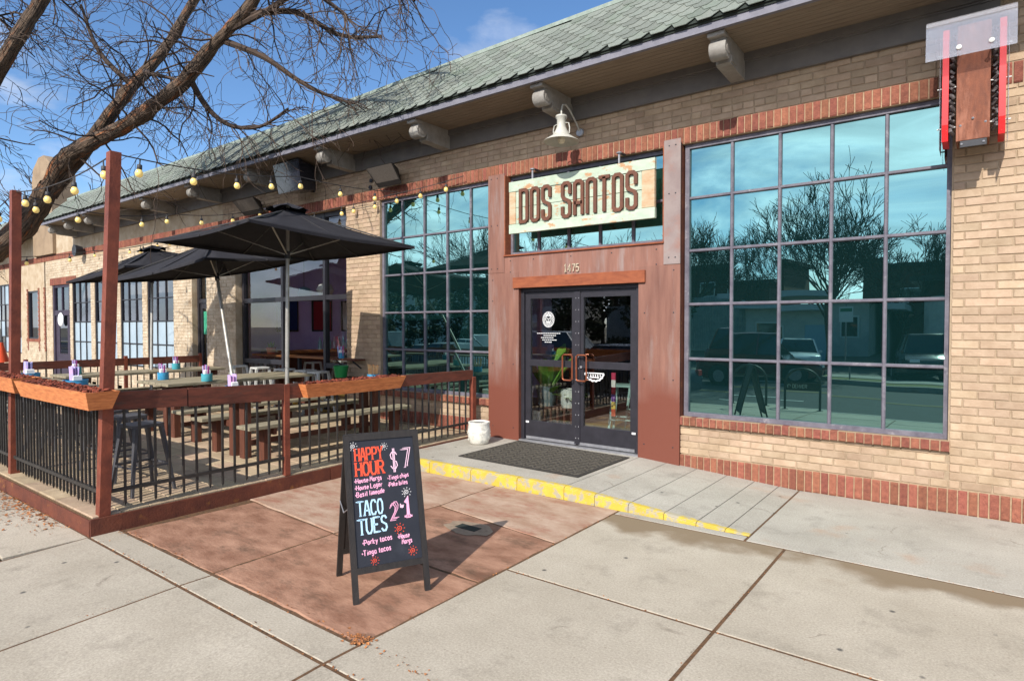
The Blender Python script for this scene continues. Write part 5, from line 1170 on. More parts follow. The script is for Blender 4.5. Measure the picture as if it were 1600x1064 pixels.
wedge('wall_speaker', -8.0, -7.36, 4.30, 4.02, 'grey wedge shaped loudspeaker on the brick left of the mirrored window', 'speaker', flat('speaker_black', srgb(40, 36, 34), .6), 6.62, 6.86, group='loudspeakers on the brick wall')
wedge('wall_speaker', -12.15, -11.35, 4.27, 4.0, 'grey wedge shaped loudspeaker above the patio window, behind the nearest umbrella', 'speaker', MATS['speaker_black'], 6.62, 6.86, group='loudspeakers on the brick wall')
tv = wedge('outdoor_screen', -10.35, -9.55, 4.68, 4.16, 'big glossy black outdoor screen hung under the eave above the patio', 'screen', flat('screen_case', srgb(42, 44, 54), .12, spec=.7), 6.42, 6.5, .8)
fl_ = thing('floodlight', (-21.3, 6.8, 3.95), 'small round black floodlight on the far brick band', 'light', world=True)
MB().lathe([(.13, 0), (.16, -.12), (.17, -.2), (.15, -.2), (0, -.18)], (-21.3, 6.95, 3.97), 18, 'y').build('lamp_head', DARKMETAL, fl_)
ft = thing('wall_hooks', (-8.45, WY, 4.2), 'two small dark cable clamps on the brick beside the loudspeaker', 'clamp', world=True)
MB().lathe([(.035, 0), (.035, -.03), (0, -.04)], (-8.32, WY, 4.22), 10, 'y').build('clamp', DARKMETAL, ft); MB().lathe([(.035, 0), (.035, -.03), (0, -.04)], (-8.34, WY, 4.11), 10, 'y').build('clamp', DARKMETAL, ft)

# ------------------------------------------------------------------ string lights
BULB = flat('yellow_bulb', (.86, .62, .20), .12, spec=.7, emit=.25); SOCK = flat('bulb_socket', srgb(60, 58, 58), .6); CABLE = flat('light_cable', srgb(62, 58, 56), .7)
def bulb_meshes():
    b = MB().lathe([(.012, -.085), (.024, -.10), (.033, -.122), (.031, -.143), (.019, -.158), (0, -.162)], n=12); s = MB().lathe([(.006, .0), (.006, -.045), (.02, -.05), (.022, -.09), (.016, -.095)], n=10)
    mb_, ms_ = bpy.data.meshes.new('bulb'), bpy.data.meshes.new('socket')
    for me, q, m in ((mb_, b, BULB), (ms_, s, SOCK)): me.from_pydata(q.v, [], q.f); me.materials.append(m); me.polygons.foreach_set('use_smooth', [True] * len(me.polygons))
    return mb_, ms_
BM, SM = bulb_meshes()
def lights(pts, label, sp=.74, sag=.22, off=.3):
    t = thing('string_lights', pts[0], label, 'string lights', 'strings of bulbs over the patio', world=True)
    path = []
    for a, b in zip(pts[:-1], pts[1:]):
        a = Vector(a); b = Vector(b); n = max(4, int((b - a).length / .15))
        for k in range(n):
            f = k / n; p = a.lerp(b, f); p.z -= 4 * sag * (b - a).length / 5 * f * (1 - f); path.append(p)
    path.append(Vector(pts[-1]))
    MB().tube(path, .006, 5).build('cable', CABLE, t)
    d = 0; nxt = off
    for a, b in zip(path[:-1], path[1:]):
        L = (b - a).length
        while nxt < d + L:
            p = a.lerp(b, (nxt - d) / L); o = obj('bulb', BM, t); o.location = p; o.rotation_euler = (rng.random() * .16 - .08, rng.random() * .16 - .08, 0); s = obj('socket', SM, o); nxt += sp
        d += L
    return t
pA = (FX + .115, FY + .085, 3.19); pB = (FX - .045 - 2.39 + .06, FY + .045, 3.19); pC = (FX - .045 - 8.25, FY, 2.99)
lights([pA, (-7.32, 4.9, 3.75), (-7.6, 6.95, 3.93)], 'string of yellow bulbs from the tall corner post to the brick wall', sag=.10)
lights([(-9.0, 6.93, 3.86), (-7.7, 6.93, 3.90), (-6.15, 6.93, 3.97)], 'string of yellow bulbs along the red bricks above the mirrored window', sag=.06, sp=.55)
lights([pB, pA], 'string of yellow bulbs between the two tall posts on the street side', sag=.16, sp=.66)
lights([pB, (-10.4, 4.6, 3.55), (-11.2, 6.9, 4.12)], 'string of yellow bulbs from the second tall post to the wall above the middle umbrella', sag=.2)
lights([pC, pB], 'string of yellow bulbs at the left edge running to the second tall post', sag=.2, sp=.72)
lights([pC, (-14.6, 5.0, 3.3), (-15.0, 6.95, 3.9)], 'string of yellow bulbs from the farthest tall post to the whitewashed wall', sag=.2)
lights([(-20.5, 6.9, 3.9), (-15.0, 6.9, 3.9), (-12.4, 6.9, 3.95), (-9.0, 6.92, 3.85)], 'string of yellow bulbs along the far wall below the eave', sag=.09, sp=.8)
# ------------------------------------------------------------------ trees
def grow(mb, p, d, L, r, depth, q, droop=.0, nseg=4, kids=(3, 5), spread=.8, rmin=.006, jit=.22):
    pts = [p.copy()]; rs = [r]; dd = d.normalized()
    for i in range(nseg):
        dd = (dd + Vector((q.random() - .5, q.random() - .5, q.random() - .5)) * jit * 2 + Vector((0, 0, -droop))).normalized()
        pts.append(pts[-1] + dd * L / nseg); rs.append(max(rmin, r * (1 - .55 * (i + 1) / nseg)))
    mb.tube(pts, rs, 6 if r > .04 else (5 if r > .018 else 3), cap=False)
    if depth <= 0: return
    for k in range(q.randint(*kids)):
        f = .25 + .75 * q.random(); i = min(int(f * nseg), nseg - 1); s = pts[i].lerp(pts[i + 1], f * nseg - i)
        ax = Vector((q.random() - .5, q.random() - .5, q.random() - .5)).normalized()
        nd = (pts[i + 1] - pts[i]).normalized().lerp(ax, spread * (.4 + .5 * q.random())).normalized()
        grow(mb, s, nd, L * (.5 + .3 * q.random()), max(rmin, rs[i] * .55), depth - 1, q, droop, nseg, kids, spread, rmin, jit)
def smooth_path(pts, n=4):
    out = []; m = len(pts)
    for i in range(m - 1):
        p0, p1, p2, p3 = pts[max(i - 1, 0)], pts[i], pts[i + 1], pts[min(i + 2, m - 1)]
        for k in range(n):
            t = k / n; out.append(.5 * ((2 * p1) + (p2 - p0) * t + (2 * p0 - 5 * p1 + 4 * p2 - p3) * t * t + (3 * p1 - p0 - 3 * p2 + p3) * t ** 3))
    out.append(pts[-1]); return out
def bark_mat():
    m = mat('furrowed_bark', srgb(122, 102, 84), srgb(32, 27, 25), 6.5, 0.95, 1.0, 9, c3=srgb(158, 96, 56), c3lim=(0.55, 0.66), c3scale=2.5)
    nt = m.node_tree; N = nt.nodes; L = nt.links; at = N.new('ShaderNodeAttribute'); at.attribute_name = 'bark'
    for n in list(N):
        if n.type == 'TEX_NOISE': L.new(at.outputs['Vector'], n.inputs['Vector'])
        if n.type == 'BUMP': n.inputs['Distance'].default_value = .05
    return m
FBARK = bark_mat()
def street_tree():
    t = thing('street_tree', (-16.6, 2.2, 0), 'large bare honey locust with rough bark leaning over the patio', 'tree', world=True)
    q = random.Random(21); V = lambda *a: Vector(a)
    def rough(pts, rad, nm, par=t, n=18, k=7):
        P = smooth_path(pts, k); rs = []; m = len(P); mb = MB()
        for i in range(m):
            f = i / (m - 1) * (len(rad) - 1); a = int(min(f, len(rad) - 2)); rs.append((rad[a] + (rad[a + 1] - rad[a]) * (f - a)) * .88 * (1 + .10 * mnoise.noise(P[i] * 1.7)))
        mb.tube(P, rs, n, cap=False)
        cs = [P[i // n] for i in range(len(mb.v))]
        for i in range(len(mb.v)):
            v = Vector(mb.v[i]); c = cs[i]; s = mnoise.noise(v * 4.5) * .26 + mnoise.noise(v * 15) * .16
            mb.v[i] = tuple(c + (v - c) * (1 + s))
        o = mb.build(nm, FBARK, par, smooth=True, fix=False)
        at = o.data.attributes.new('bark', 'FLOAT_VECTOR', 'POINT'); ln = 0; vals = []
        for i in range(m):
            if i: ln += (P[i] - P[i - 1]).length
            for kk in range(n): vals += [math.cos(2 * PI * kk / n) * rs[i] * 5, math.sin(2 * PI * kk / n) * rs[i] * 5, ln * .75]
        at.data.foreach_set('vector', vals)
        return P, rs
    limbs = []
    trunk, r0 = rough([V(-16.9, 2.0, -.1), V(-16.6, 2.1, .7), V(-15.9, 2.5, 1.8), V(-15.0, 3.05, 2.75), V(-14.1, 3.5, 3.35), V(-13.55, 3.72, 3.85), V(-13.25, 3.83, 4.25)], [.33, .29, .26, .235, .225, .205, .18], 'trunk', n=22)
    A, ra = rough([V(-13.4, 3.78, 4.0), V(-12.95, 3.95, 4.62), V(-12.35, 4.2, 4.93), V(-11.67, 4.57, 5.24), V(-10.57, 4.92, 5.75), V(-9.86, 5.1, 6.25), V(-8.86, 5.24, 6.75), V(-7.9, 5.3, 7.7)], [.165, .15, .145, .135, .125, .11, .085, .05], 'limb'); limbs.append((A, ra))
    B, rb = rough([V(-13.3, 3.85, 4.1), V(-12.75, 4.3, 5.0), V(-12.25, 4.72, 5.9), V(-11.75, 5.2, 6.75), V(-11.1, 5.5, 7.7), V(-10.3, 5.7, 8.6)], [.155, .135, .12, .10, .085, .05], 'limb'); limbs.append((B, rb))
    C, rc = rough([V(-16.2, 2.3, 1.2), V(-15.2, 2.4, 3.0), V(-13.2, 2.6, 4.6), V(-11.45, 2.74, 5.5), V(-10.87, 3.1, 6.5), V(-10.3, 3.4, 7.8)], [.18, .16, .14, .115, .105, .07], 'limb'); limbs.append((C, rc))
    D, rd = rough([V(-15.2, 2.4, 3.0), V(-13.6, 2.5, 5.0), V(-12.2, 2.6, 6.2), V(-11.35, 2.9, 7.2), V(-10.8, 3.2, 8.2)], [.15, .13, .115, .10, .06], 'limb'); limbs.append((D, rd))
    sec = [[V(-9.5, 5.15, 6.4), V(-8.6, 5.35, 6.55), V(-7.6, 5.45, 6.75), V(-6.9, 5.6, 7.05)], [V(-9.2, 5.2, 6.55), V(-8.35, 5.55, 6.5), V(-7.7, 5.9, 6.1), V(-7.0, 6.1, 5.95)],
           [V(-9.7, 5.15, 6.3), V(-9.1, 5.5, 6.0), V(-8.7, 5.85, 5.65), V(-8.3, 6.1, 5.4), V(-7.9, 6.35, 5.25)], [V(-8.0, 5.3, 7.6), V(-7.0, 5.6, 7.0), V(-6.5, 5.75, 6.5), V(-6.1, 5.9, 6.1)],
           [V(-10.4, 4.95, 5.85), V(-10.5, 5.3, 5.45), V(-10.2, 5.55, 5.15), V(-9.7, 5.8, 5.1), V(-9.2, 6.0, 5.35)], [V(-12.0, 4.95, 6.3), V(-11.2, 4.7, 6.0), V(-10.6, 4.9, 5.8)],
           [V(-8.6, 5.25, 6.95), V(-7.7, 5.2, 6.6), V(-7.2, 5.3, 6.2), V(-6.9, 5.4, 5.95)], [V(-12.1, 4.8, 6.0), V(-12.5, 4.4, 6.6), V(-12.7, 4.2, 7.4)]]
    tw = MB()
    for s in sec:
        P = smooth_path(s, 5); rs = [.048 * (1 - .8 * i / len(P)) + .007 for i in range(len(P))]
        M = MB(); M.tube(P, rs, 7, cap=False); M.build('branch', TWIG, t, smooth=True, fix=False)
        for k in range(18):
            i = q.randrange(2, len(P) - 1); d = (P[i + 1] - P[i]).normalized(); d = (d + Vector((q.random() - .5, q.random() - .5, q.random() - .65)) * 1.5).normalized()
            grow(tw, P[i], d, .4 + .6 * q.random(), .013, 2, q, .06, 6, (2, 3), .75, .0042, .34)
    for P, rs in limbs:
        for k in range(25):
            i = q.randrange(len(P) // 6, len(P) - 1); d = Vector((q.random() - .45, q.random() - .5, q.random() - .4)).normalized()
            grow(tw, P[i], d, .7 + 1.0 * q.random(), .019, 2, q, .05, 7, (2, 4), .8, .0045, .36)
        grow(tw, P[-1], (P[-1] - P[-2]).normalized(), 2.2, rs[-1], 3, q, .04, 5, (3, 5), .8, .006)
    tag(tw.build('twigs', TWIG, t, fix=False), kind='stuff')
street_tree()
def bare_tree(loc, H, label, seed, group, spread=.75, depth=4, rmin=.011, r=.12, nm='bare_tree'):
    t = thing(nm, loc, label, 'tree', group); q = random.Random(seed)
    M = MB(); M.tube([(0, 0, -.3), (0.03 * H * (q.random() - .5), 0, H * .12), (.04 * H * (q.random() - .5), .02 * H * (q.random() - .5), H * .28)], [r * 1.2, r, r * .85], 9, cap=False); top = Vector(M.v[-1]); M.build('trunk', TWIG, t, fix=False)
    C = MB()
    for k in range(8):
        a = k * 1.05 + q.random(); d = Vector((math.cos(a) * spread, math.sin(a) * spread, 1.0)); grow(C, Vector((0, 0, H * (.2 + .08 * q.random()))), d, H * (.25 + .09 * q.random()), r * .5, depth, q, -.05, 4, (3, 5), .5, rmin, .2)
    C.build('crown', TWIG, t, fix=False); return t
G1 = 'bare trees across the street'
k = 0
for x, y, h, l in ((-3, -24, 7.5, 'bare tree across the street reflected highest at the right of the large window'), (-7.5, -27, 8, 'bushy bare tree across the street reflected in the middle of the large window'), (-12, -25, 7, 'bare tree across the street reflected at the left of the large window'),
                   (-16.5, -28, 8.5, 'bare tree across the street reflected behind the door panels'), (-22, -26, 8.5, 'bare tree across the street reflected above the transom'), (-28, -24, 9, 'bare tree across the street reflected in the narrower window'), (-35, -27, 9.5, 'bare tree across the street reflected at the left edge of the narrower window'), (-44, -25, 9, 'bare tree across the street beyond the parked cars'), (1.5, -26, 7, 'bare tree across the street by the flat roofed shop')):
    bare_tree((x, y, -.13), h * 1.22, l, 40 + k, G1, r=.14, rmin=.011); k += 1
bare_tree((-5.2, -15.5, -.1), 9.5, 'young slender bare tree on the far verge, tallest reflection in the large window', 77, G1, .38, 4, .010, .10)
for x, y, h, l, s in ((-30, 9.5, 8.5, 'bare twiggy tree behind the roof at the left of the photo', 61), (-24.5, 15, 9.5, 'bare twiggy tree far behind the shingle roof', 62)):
    bare_tree((x, y, 0), h, l, s, 'bare trees behind the building', .7, 4, .011, .12)
def evergreen(loc, H, Wd, label, seed, n=2600):
    t = thing('evergreen_tree', loc, label, 'tree', 'evergreens across the street'); q = random.Random(seed)
    MB().tube([(0, 0, -.2), (0, 0, H * .6)], [.16, .06], 8).build('trunk', TWIG, t)
    M = MB(); cl = [(Vector(((q.random() - .5) * Wd, (q.random() - .5) * Wd * .7, H * (.1 + .8 * q.random()))), .35 + .5 * q.random()) for _ in range(26)]
    for k in range(n):
        c, r = cl[q.randrange(26)]; d = Vector((q.gauss(0, 1), q.gauss(0, 1), q.gauss(0, 1))).normalized() * r * H / 5 * (.6 + .4 * q.random()); p = c + d
        u = Vector((q.gauss(0, 1), q.gauss(0, 1), q.gauss(0, .6))).normalized() * .16; v = u.cross(d).normalized() * .09
        M.add([p - u, p + v, p + u, p - v], [(0, 1, 2, 3)])
    M.build('crown', EVERG, t, fix=False)
for i, (x, y, h, w, l) in enumerate(((-20, -18, 5.5, 5, 'dense dark evergreen across the street reflected in the doors'), (-25, -17.5, 5, 5.5, 'dense dark evergreen across the street beside the silver car'), (-30.5, -18, 5.2, 6, 'dense dark evergreen across the street reflected low in the narrower window'), (-37, -18, 5, 6, 'broad dark evergreen farthest along the street'), (-15.2, -19, 5.2, 4.5, 'dense dark evergreen across the street reflected in the right door'))):
    evergreen((x, y, -.13), h, w, l, 90 + i)

# ------------------------------------------------------------------ across the street: shops, fence, sign, cars
def shop(name, x0, x1, y0, y1, h, label, m, openings, flatm, over=.5):
    t = thing(name, ((x0 + x1) / 2, (y0 + y1) / 2, -.13), label, 'building', world=True)
    MB().box(x0, x1, y0, y1, -.3, h).build('wall', m, t)
    MB().box(x0 - over, x1 + over, y0 - over, y1 + over, h, h + .28).build('roof', flatm, t)
    for a, b, c, d, k in openings:
        if k == 'door':
            f = MB().box(a, b, y1, y1 + .06, c, d).build('garage_door', flat('pale_blue_door', srgb(150, 172, 190), .6), t)
            for j in range(4): MB().box(a + .05, b - .05, y1 + .06, y1 + .075, c + (d - c) * j / 4 + .03, c + (d - c) * (j + 1) / 4 - .03).build('panel', MATS['pale_blue_door'], f)
        else:
            f = MB().box(a, b, y1, y1 + .05, c, d).build('window', flat('white_trim', srgb(214, 212, 206), .6), t); MB().box(a + .08, b - .08, y1 + .05, y1 + .06, c + .08, d - .08).build('pane', CARGLASS, f)
    return t
PALEW = mat('pale_stucco', srgb(196, 194, 188), srgb(176, 174, 168), 2, .9); DKW = mat('brown_brick_far', srgb(96, 64, 52), srgb(76, 52, 44), 3, .9)
shop('garage', -11.2, -3.6, -32, -21, 2.75, 'low white garage across the street with a pale blue door', PALEW, [(-7.2, -5.4, -.1, 2.0, 'door'), (-10.6, -8.2, .6, 2.0, 'window'), (-4.9, -4.0, .8, 1.9, 'window')], flat('roof_edge_white', srgb(190, 192, 194), .7), .9)
shop('brick_shop', -2.6, 7, -34, -24, 4.3, 'dark brown brick shop across the street with a flat roof', DKW, [(-2, 0, .5, 2.2, 'window'), (1, 3, .5, 2.2, 'window')], flat('dark_roof', srgb(70, 66, 64), .8))
shop('row_house', -30, -14, -52, -42, 6.2, 'long brown apartment block beyond the trees across the street', DKW, [(-29 + 2.5 * i, -27.6 + 2.5 * i, z, z + 1.3, 'window') for i in range(6) for z in (.8, 3.6)], MATS['dark_roof'])
shop('row_house', -70, -34, -48, -38, 6, 'long pale apartment block far along the street', PALEW, [(-69 + 3.5 * i, -67.4 + 3.5 * i, z, z + 1.3, 'window') for i in range(10) for z in (.8, 3.6)], MATS['dark_roof'])
shop('row_house', -8, 26, -62, -50, 7.5, 'brown apartment block on the rise behind the brick shop', DKW, [(-6 + 4 * i, -4 + 4 * i, z, z + 1.4, 'window') for i in range(7) for z in (4.2,)], MATS['dark_roof'])
fe = thing('board_fence', (-16, -23, 0), 'tall pale board fence left of the white garage across the street', 'fence', world=True)
me = None
for k in range(56):
    if me is None: o = MB().box(-.068, .068, -.012, .012, -.15, 3.0).build('board', mat('pale_fence', srgb(184, 188, 184), srgb(160, 164, 160), 3, .8), fe); me = o.data
    else: o = obj('board', me, fe)
    o.location = (-19.8 + k * .15, -22.6, 0)
MB().box(-19.9, -11.3, -22.65, -22.615, .5, .6).box(-19.9, -11.3, -22.65, -22.615, 2.3, 2.4).build('fence_rail', MATS['pale_fence'], fe)
ps = thing('parking_sign', (-3.35, -10.9, -.1), 'small white parking sign on a steel post across the street', 'sign')
MB().box(-.025, .025, -.02, .02, 0, 2.4).build('post', GALV, ps); pp = MB().box(-.24, .24, .021, .03, 1.75, 2.3).build('plate', flat('sign_white', srgb(210, 214, 210), .5), ps)
MB().box(-.2, .2, .031, .034, 2.12, 2.24).build('panel', flat('sign_green', srgb(60, 120, 90), .5), pp)
lp2 = thing('light_column', (-1.4, -20.5, -.13), 'pale round column standing before the brown shop across the street', 'column')
MB().lathe([(.55, 0), (.55, 3.2), (.6, 3.25), (.6, 3.5), (0, 3.5)], n=20).build('shaft', PALEW, lp2)

def car(loc, rz, label, col, kind='sedan', L=4.6):
    t = thing('parked_car', loc, label, 'car', 'cars parked along the street', rz)
    suv = kind == 'suv'; pm = flat('car_paint_' + '_'.join(str(int(c * 255)) for c in col[:3]), col, .22, spec=.6); Wd = .90; hb = .98 if suv else .88; ht = 1.72 if suv else 1.43
    body = [(-L / 2, .42), (-L / 2 + .02, .30), (-L / 2 + .25, .22), (L / 2 - .25, .22), (L / 2 - .03, .32), (L / 2, .50), (L / 2 - .04, .68), (L / 2 - .18, .76), (L * .21, hb - .02), (-L * .36 if not suv else -L * .47, hb + .02), (-L / 2 + .06, hb - .06), (-L / 2 + .01, .7)]
    # loft across the width: sides tuck in at sill and shoulder
    n = len(body); secs = [(-Wd, .0), (-Wd * .985, .04), (-Wd * .8, .0), (Wd * .8, .0), (Wd * .985, .04), (Wd, 0)]
    vs = []
    for w, kx in ((-Wd, .94), (-Wd * .93, 1.0), (Wd * .93, 1.0), (Wd, .94)):
        for x, z in body:
            vs.append((x * (kx if abs(x) > L * .4 else 1), w * (1.0 if .3 < z < .8 else .965), z + (-.03 if kx < 1 and z > .7 else 0)))
    fs = [tuple(range(n - 1, -1, -1)), tuple(range(3 * n, 4 * n))] + [(r * n + i, r * n + (i + 1) % n, (r + 1) * n + (i + 1) % n, (r + 1) * n + i) for r in range(3) for i in range(n)]
    b = MB().add(vs, fs).build('body', pm, t, smooth=True)
    r0, r1, f1, f0 = (-L * .46, -L * .40, L * .06, L * .21) if suv else (-L * .38, -L * .22, L * .04, L * .20)
    hb2 = hb - .03; wi = Wd * .90; wt = Wd * .70
    cab = [(r0, -wi, hb2), (f0, -wi, hb2), (f0, wi, hb2), (r0, wi, hb2), (r1, -wt, ht), (f1, -wt, ht), (f1, wt, ht), (r1, wt, ht)]
    MB().add(cab, MB.BF).build('greenhouse', CARGLASS, t)
    MB().add([(r1 - .04, -wt - .02, ht - .03), (f1 + .04, -wt - .02, ht - .03), (f1 + .04, wt + .02, ht - .03), (r1 - .04, wt + .02, ht - .03), (r1 + .1, -wt * .85, ht + .035), (f1 - .1, -wt * .85, ht + .035), (f1 - .1, wt * .85, ht + .035), (r1 + .1, wt * .85, ht + .035)], MB.BF).build('roof', pm, t, smooth=True)
    for s in (-1, 1):
        for a, bb in (((r0, hb2), (r1, ht)), ((f0, hb2), (f1, ht)), ((-L * .10, hb2), (-L * .09, ht))): MB().bar((a[0], s * (wi + .004), a[1]), (bb[0], s * (wt + .006), bb[1]), .06, .03).build('pillar', pm, t)
        for x in (-L * .30, L * .315):
            w = MB().lathe([(.20, -.11), (.32, -.10), (.335, -.06), (.335, .06), (.32, .10), (.20, .11)], (x, s * (Wd - .1), .335), 22, 'y').build('wheel', flat('tyre', (.02, .02, .02), .8), t, smooth=True)
            MB().lathe([(.0, s * .095), (.06, s * .1), (.2, s * .105), (.22, s * .12)], (x, s * (Wd - .1), .335), 14, 'y').build('rim', GALV, w)
            MB().lathe([(.36, s * .004), (.41, s * .012), (.42, s * -.02)], (x, s * Wd, .345), 20, 'y').build('wheel_arch', flat('arch_black', (.015, .015, .015), .7), b)
        MB().cham(L / 2 - .17, L / 2 - .01, s * .62 - .17, s * .62 + .17, .60, .73, .02).build('headlight', flat('headlight', (.75, .77, .8), .1), t)
        MB().cham(-L / 2 - .005, -L / 2 + .1, s * .66 - .13, s * .66 + .13, .68, .86, .02).build('taillight', flat('taillight', (.4, .02, .02), .2), t)
        MB().cham(L * .15, L * .19, s * (Wd + .02) - .06, s * (Wd + .02) + .06, hb2, hb2 + .12, .02).build('mirror', pm, t)
    MB().box(L / 2 - .02, L / 2 + .015, -.5, .5, .34, .5).build('grille', MATS['arch_black'], t)
    return t
car((-6.3, -9.35, -.27), 0, 'maroon estate car parked at the far kerb', srgb(92, 26, 34), 'suv', 4.6)
car((-6.6, -16.6, -.13), R(78), 'white saloon in the parking lot before the pale blue door', srgb(214, 218, 220), 'sedan', 4.5)
car((-1.6, -16.2, -.13), R(80), 'dark grey saloon in the parking lot by the brown shop', srgb(52, 54, 58), 'suv', 4.5)
car((-8.7, -2.25, -.27), PI, 'dark blue saloon parked at the near kerb', srgb(30, 42, 62), 'sedan', 4.7)
car((-16.0, -2.3, -.27), PI, 'grey saloon parked at the near kerb behind the dark blue one', srgb(70, 74, 78), 'sedan', 4.6)
car((-14.6, -9.35, -.27), 0, 'silver estate car parked at the far kerb', srgb(176, 180, 184), 'suv', 4.6)
car((-20.5, -9.35, -.27), 0, 'silver saloon parked at the far kerb', srgb(186, 188, 190), 'sedan', 4.6)
car((-26.2, -9.35, -.27), 0, 'dark teal estate car parked at the far kerb', srgb(30, 62, 70), 'suv', 4.6)
def rack(x, label, plate):
    t = thing('bike_rack', (x, -.5, -.118), label, 'bike rack', 'bike racks at the kerb'); w = .36; pts = [(-w, 0, -.02), (-w, 0, .55)] + [(-w * math.cos(PI * k / 10), 0, .55 + w * math.sin(PI * k / 10)) for k in range(1, 10)] + [(w, 0, .55), (w, 0, -.02)]
    MB().tube(pts, .026, 10).build('hoop', BARS, t, smooth=True)
    for s in (-1, 1): MB().lathe([(.07, 0), (.07, .012), (.03, .014)], (s * w, 0, 0), 14).build('foot', BARS, t)
    if plate:
        p = MB().box(-w + .02, w - .02, -.004, .004, .42, .60).build('plate', BARS, t)
        lm = flat('plate_lettering', srgb(170, 180, 176), .5)
        # the name is cut right through the plate, so it reads from the street side
        write('DENVER', -.20, .475, .075, Vector((0, .0045, 0)), Vector((1, 0, 0)), Vector((0, 0, 1)), Vector((0, 1, 0)), w=.014, wid=.80, parent=p, m=lm)
        write('DENVER', -.20, .475, .075, Vector((0, -.0045, 0)), Vector((1, 0, 0)), Vector((0, 0, 1)), Vector((0, -1, 0)), w=.014, wid=.80, parent=p, m=lm)
        M = MB(); ribbon(M, [(.035 * math.cos(k * PI / 6), .035 * math.sin(k * PI / 6)) for k in range(9)], .016, Vector((-.275, .0045, .51)), Vector((1, 0, 0)), Vector((0, 0, 1)), Vector((0, 1, 0)), .001); M.build('emblem', lm, p, fix=False)
    return t
rack(-4.15, 'plain black hoop bike rack at the kerb', False); rack(-3.02, 'black hoop bike rack with a lettered plate at the kerb', True)

# ------------------------------------------------------------------ inside the doors
bn = thing('plant_stand', (-4.9, 7.68, .19), 'low slatted wooden stand holding potted plants inside the doors', 'stand')
for k in range(7): MB().box(-.42 + k * .13, -.42 + k * .13 + .09, -.2, .2, .34, .37).build('slat', DECKLEG, bn)
for k in range(8): MB().box(-.42 + k * .115, -.42 + k * .115 + .03, -.2, -.17, 0, .34).build('slat', DECKLEG, bn)
MB().box(-.44, .47, -.2, .2, .0, .05).build('base', DECKLEG, bn)
def leafy(t, n, hgt, wid, leafw, q, up=.8):
    for k in range(n):
        a = q.random() * 2 * PI; h = hgt * (.6 + .4 * q.random()); s = wid * (.5 + .5 * q.random()); M = MB(); d = Vector((math.cos(a), math.sin(a), 0)); sd = Vector((-d.y, d.x, 0)); vs = []; m = 8
        for i in range(m + 1):
            f = i / m; c = d * s * f ** 1.5 + Vector((0, 0, h * (f - .35 * (1 - up) * f * f * 2))); w = .008 if f < .35 else leafw * math.sin(PI * (f - .3) / .72) ** .8
            vs += [c - sd * w + Vector((0, 0, w * .35)), c, c + sd * w + Vector((0, 0, w * .35))]
        M.add(vs, [(3 * i + j, 3 * i + j + 1, 3 * i + j + 4, 3 * i + j + 3) for i in range(m) for j in (0, 1)]).build('leaf', LEAF, t, smooth=True, fix=False)
b1 = thing('potted_banana_plant', (-5.12, 7.62, .56), 'tall banana plant with big bright leaves in a grey pot inside the doors', 'potted plant')
MB().lathe([(.12, 0), (.17, .3), (.175, .3), (.16, .3), (.15, .26), (0, .26)], n=24).build('pot', mat('grey_glaze', srgb(120, 132, 134), srgb(92, 104, 106), 30, .5, .4, 60), b1, smooth=True)
leafy(b1, 7, 1.05, .6, .12, random.Random(3)); leafy(b1, 5, .55, .5, .06, random.Random(4), .5)
b2 = thing('potted_plant', (-4.72, 7.62, .56), 'bushy green plant in a white printed pot inside the doors', 'potted plant')
MB().lathe([(.11, 0), (.13, .05), (.13, .26), (.11, .27), (.1, .22), (0, .22)], n=24).build('pot', WHITEPOT, b2, smooth=True); leafy(b2, 30, .42, .3, .035, random.Random(5), .3)
i0 = stool('bar_stool', (-4.12, 8.15, .13), 'pale green metal stool just inside the right door', mat('pale_green_metal', srgb(168, 196, 186), srgb(150, 178, 168), 6, .4), .76, .3, 'pale green stools inside the doors')
for (x, y), l in (((-3.55, 9.3), 'pale green metal stool farther inside the right door'), ((-4.3, 9.0), 'pale green metal stool inside between the two doors')): dup(i0, (x, y, .13), x, l)
sc_ = thing('hanging_scarf', (-4.0, 7.6, .5), 'narrow striped cloth hanging inside the right door', 'cloth')
for k, c in enumerate(((200, 60, 90), (230, 220, 210), (190, 50, 60), (110, 60, 140), (230, 190, 90), (200, 90, 60))): MB().box(-.03, .03, -.01, .01, .5 - k * .1, .5 - k * .1 + .098).build('stripe', flat('stripe_%s' % 'abcdef'[k], srgb(*c), .8), sc_)
bt = thing('bar_counter', (-13, 9.5, .13), 'dark bar counter in the room behind the patio window', 'counter', world=True)
MB().cham(-13.3, -12.75, 7.9, 11.2, 1.1, 1.16, .005).build('top', MATS['orange_plank'], bt); MB().box(-13.25, -12.9, 8.0, 11.1, .13, 1.1).build('front', DECKLEG, bt)
for k in range(9):
    bo_ = thing('bottle', (-13.0, 9.3 + k * .14, 1.16), 'pale blue bottle standing in the row on the bar counter', 'bottle', 'bottles in a row on the bar counter')
    MB().lathe([(.045, 0), (.045, .18), (.016, .24), (.016, .3), (0, .3)], n=12).build('bottle', flat('bottle_glass', srgb(150, 190, 206), .1), bo_, smooth=True)
i1 = stool('bar_stool', (-12.3, 8.6, .13), 'white metal stool inside at the bar, nearest the open patio window', STEELW, .78, .2, 'white stools inside at the bar')
for (x, y), l in (((-12.3, 9.4), 'white metal stool inside at the bar, second from the patio window'), ((-12.3, 10.2), 'white metal stool inside at the bar, farthest from the patio window')): dup(i1, (x, y, .13), y, l)
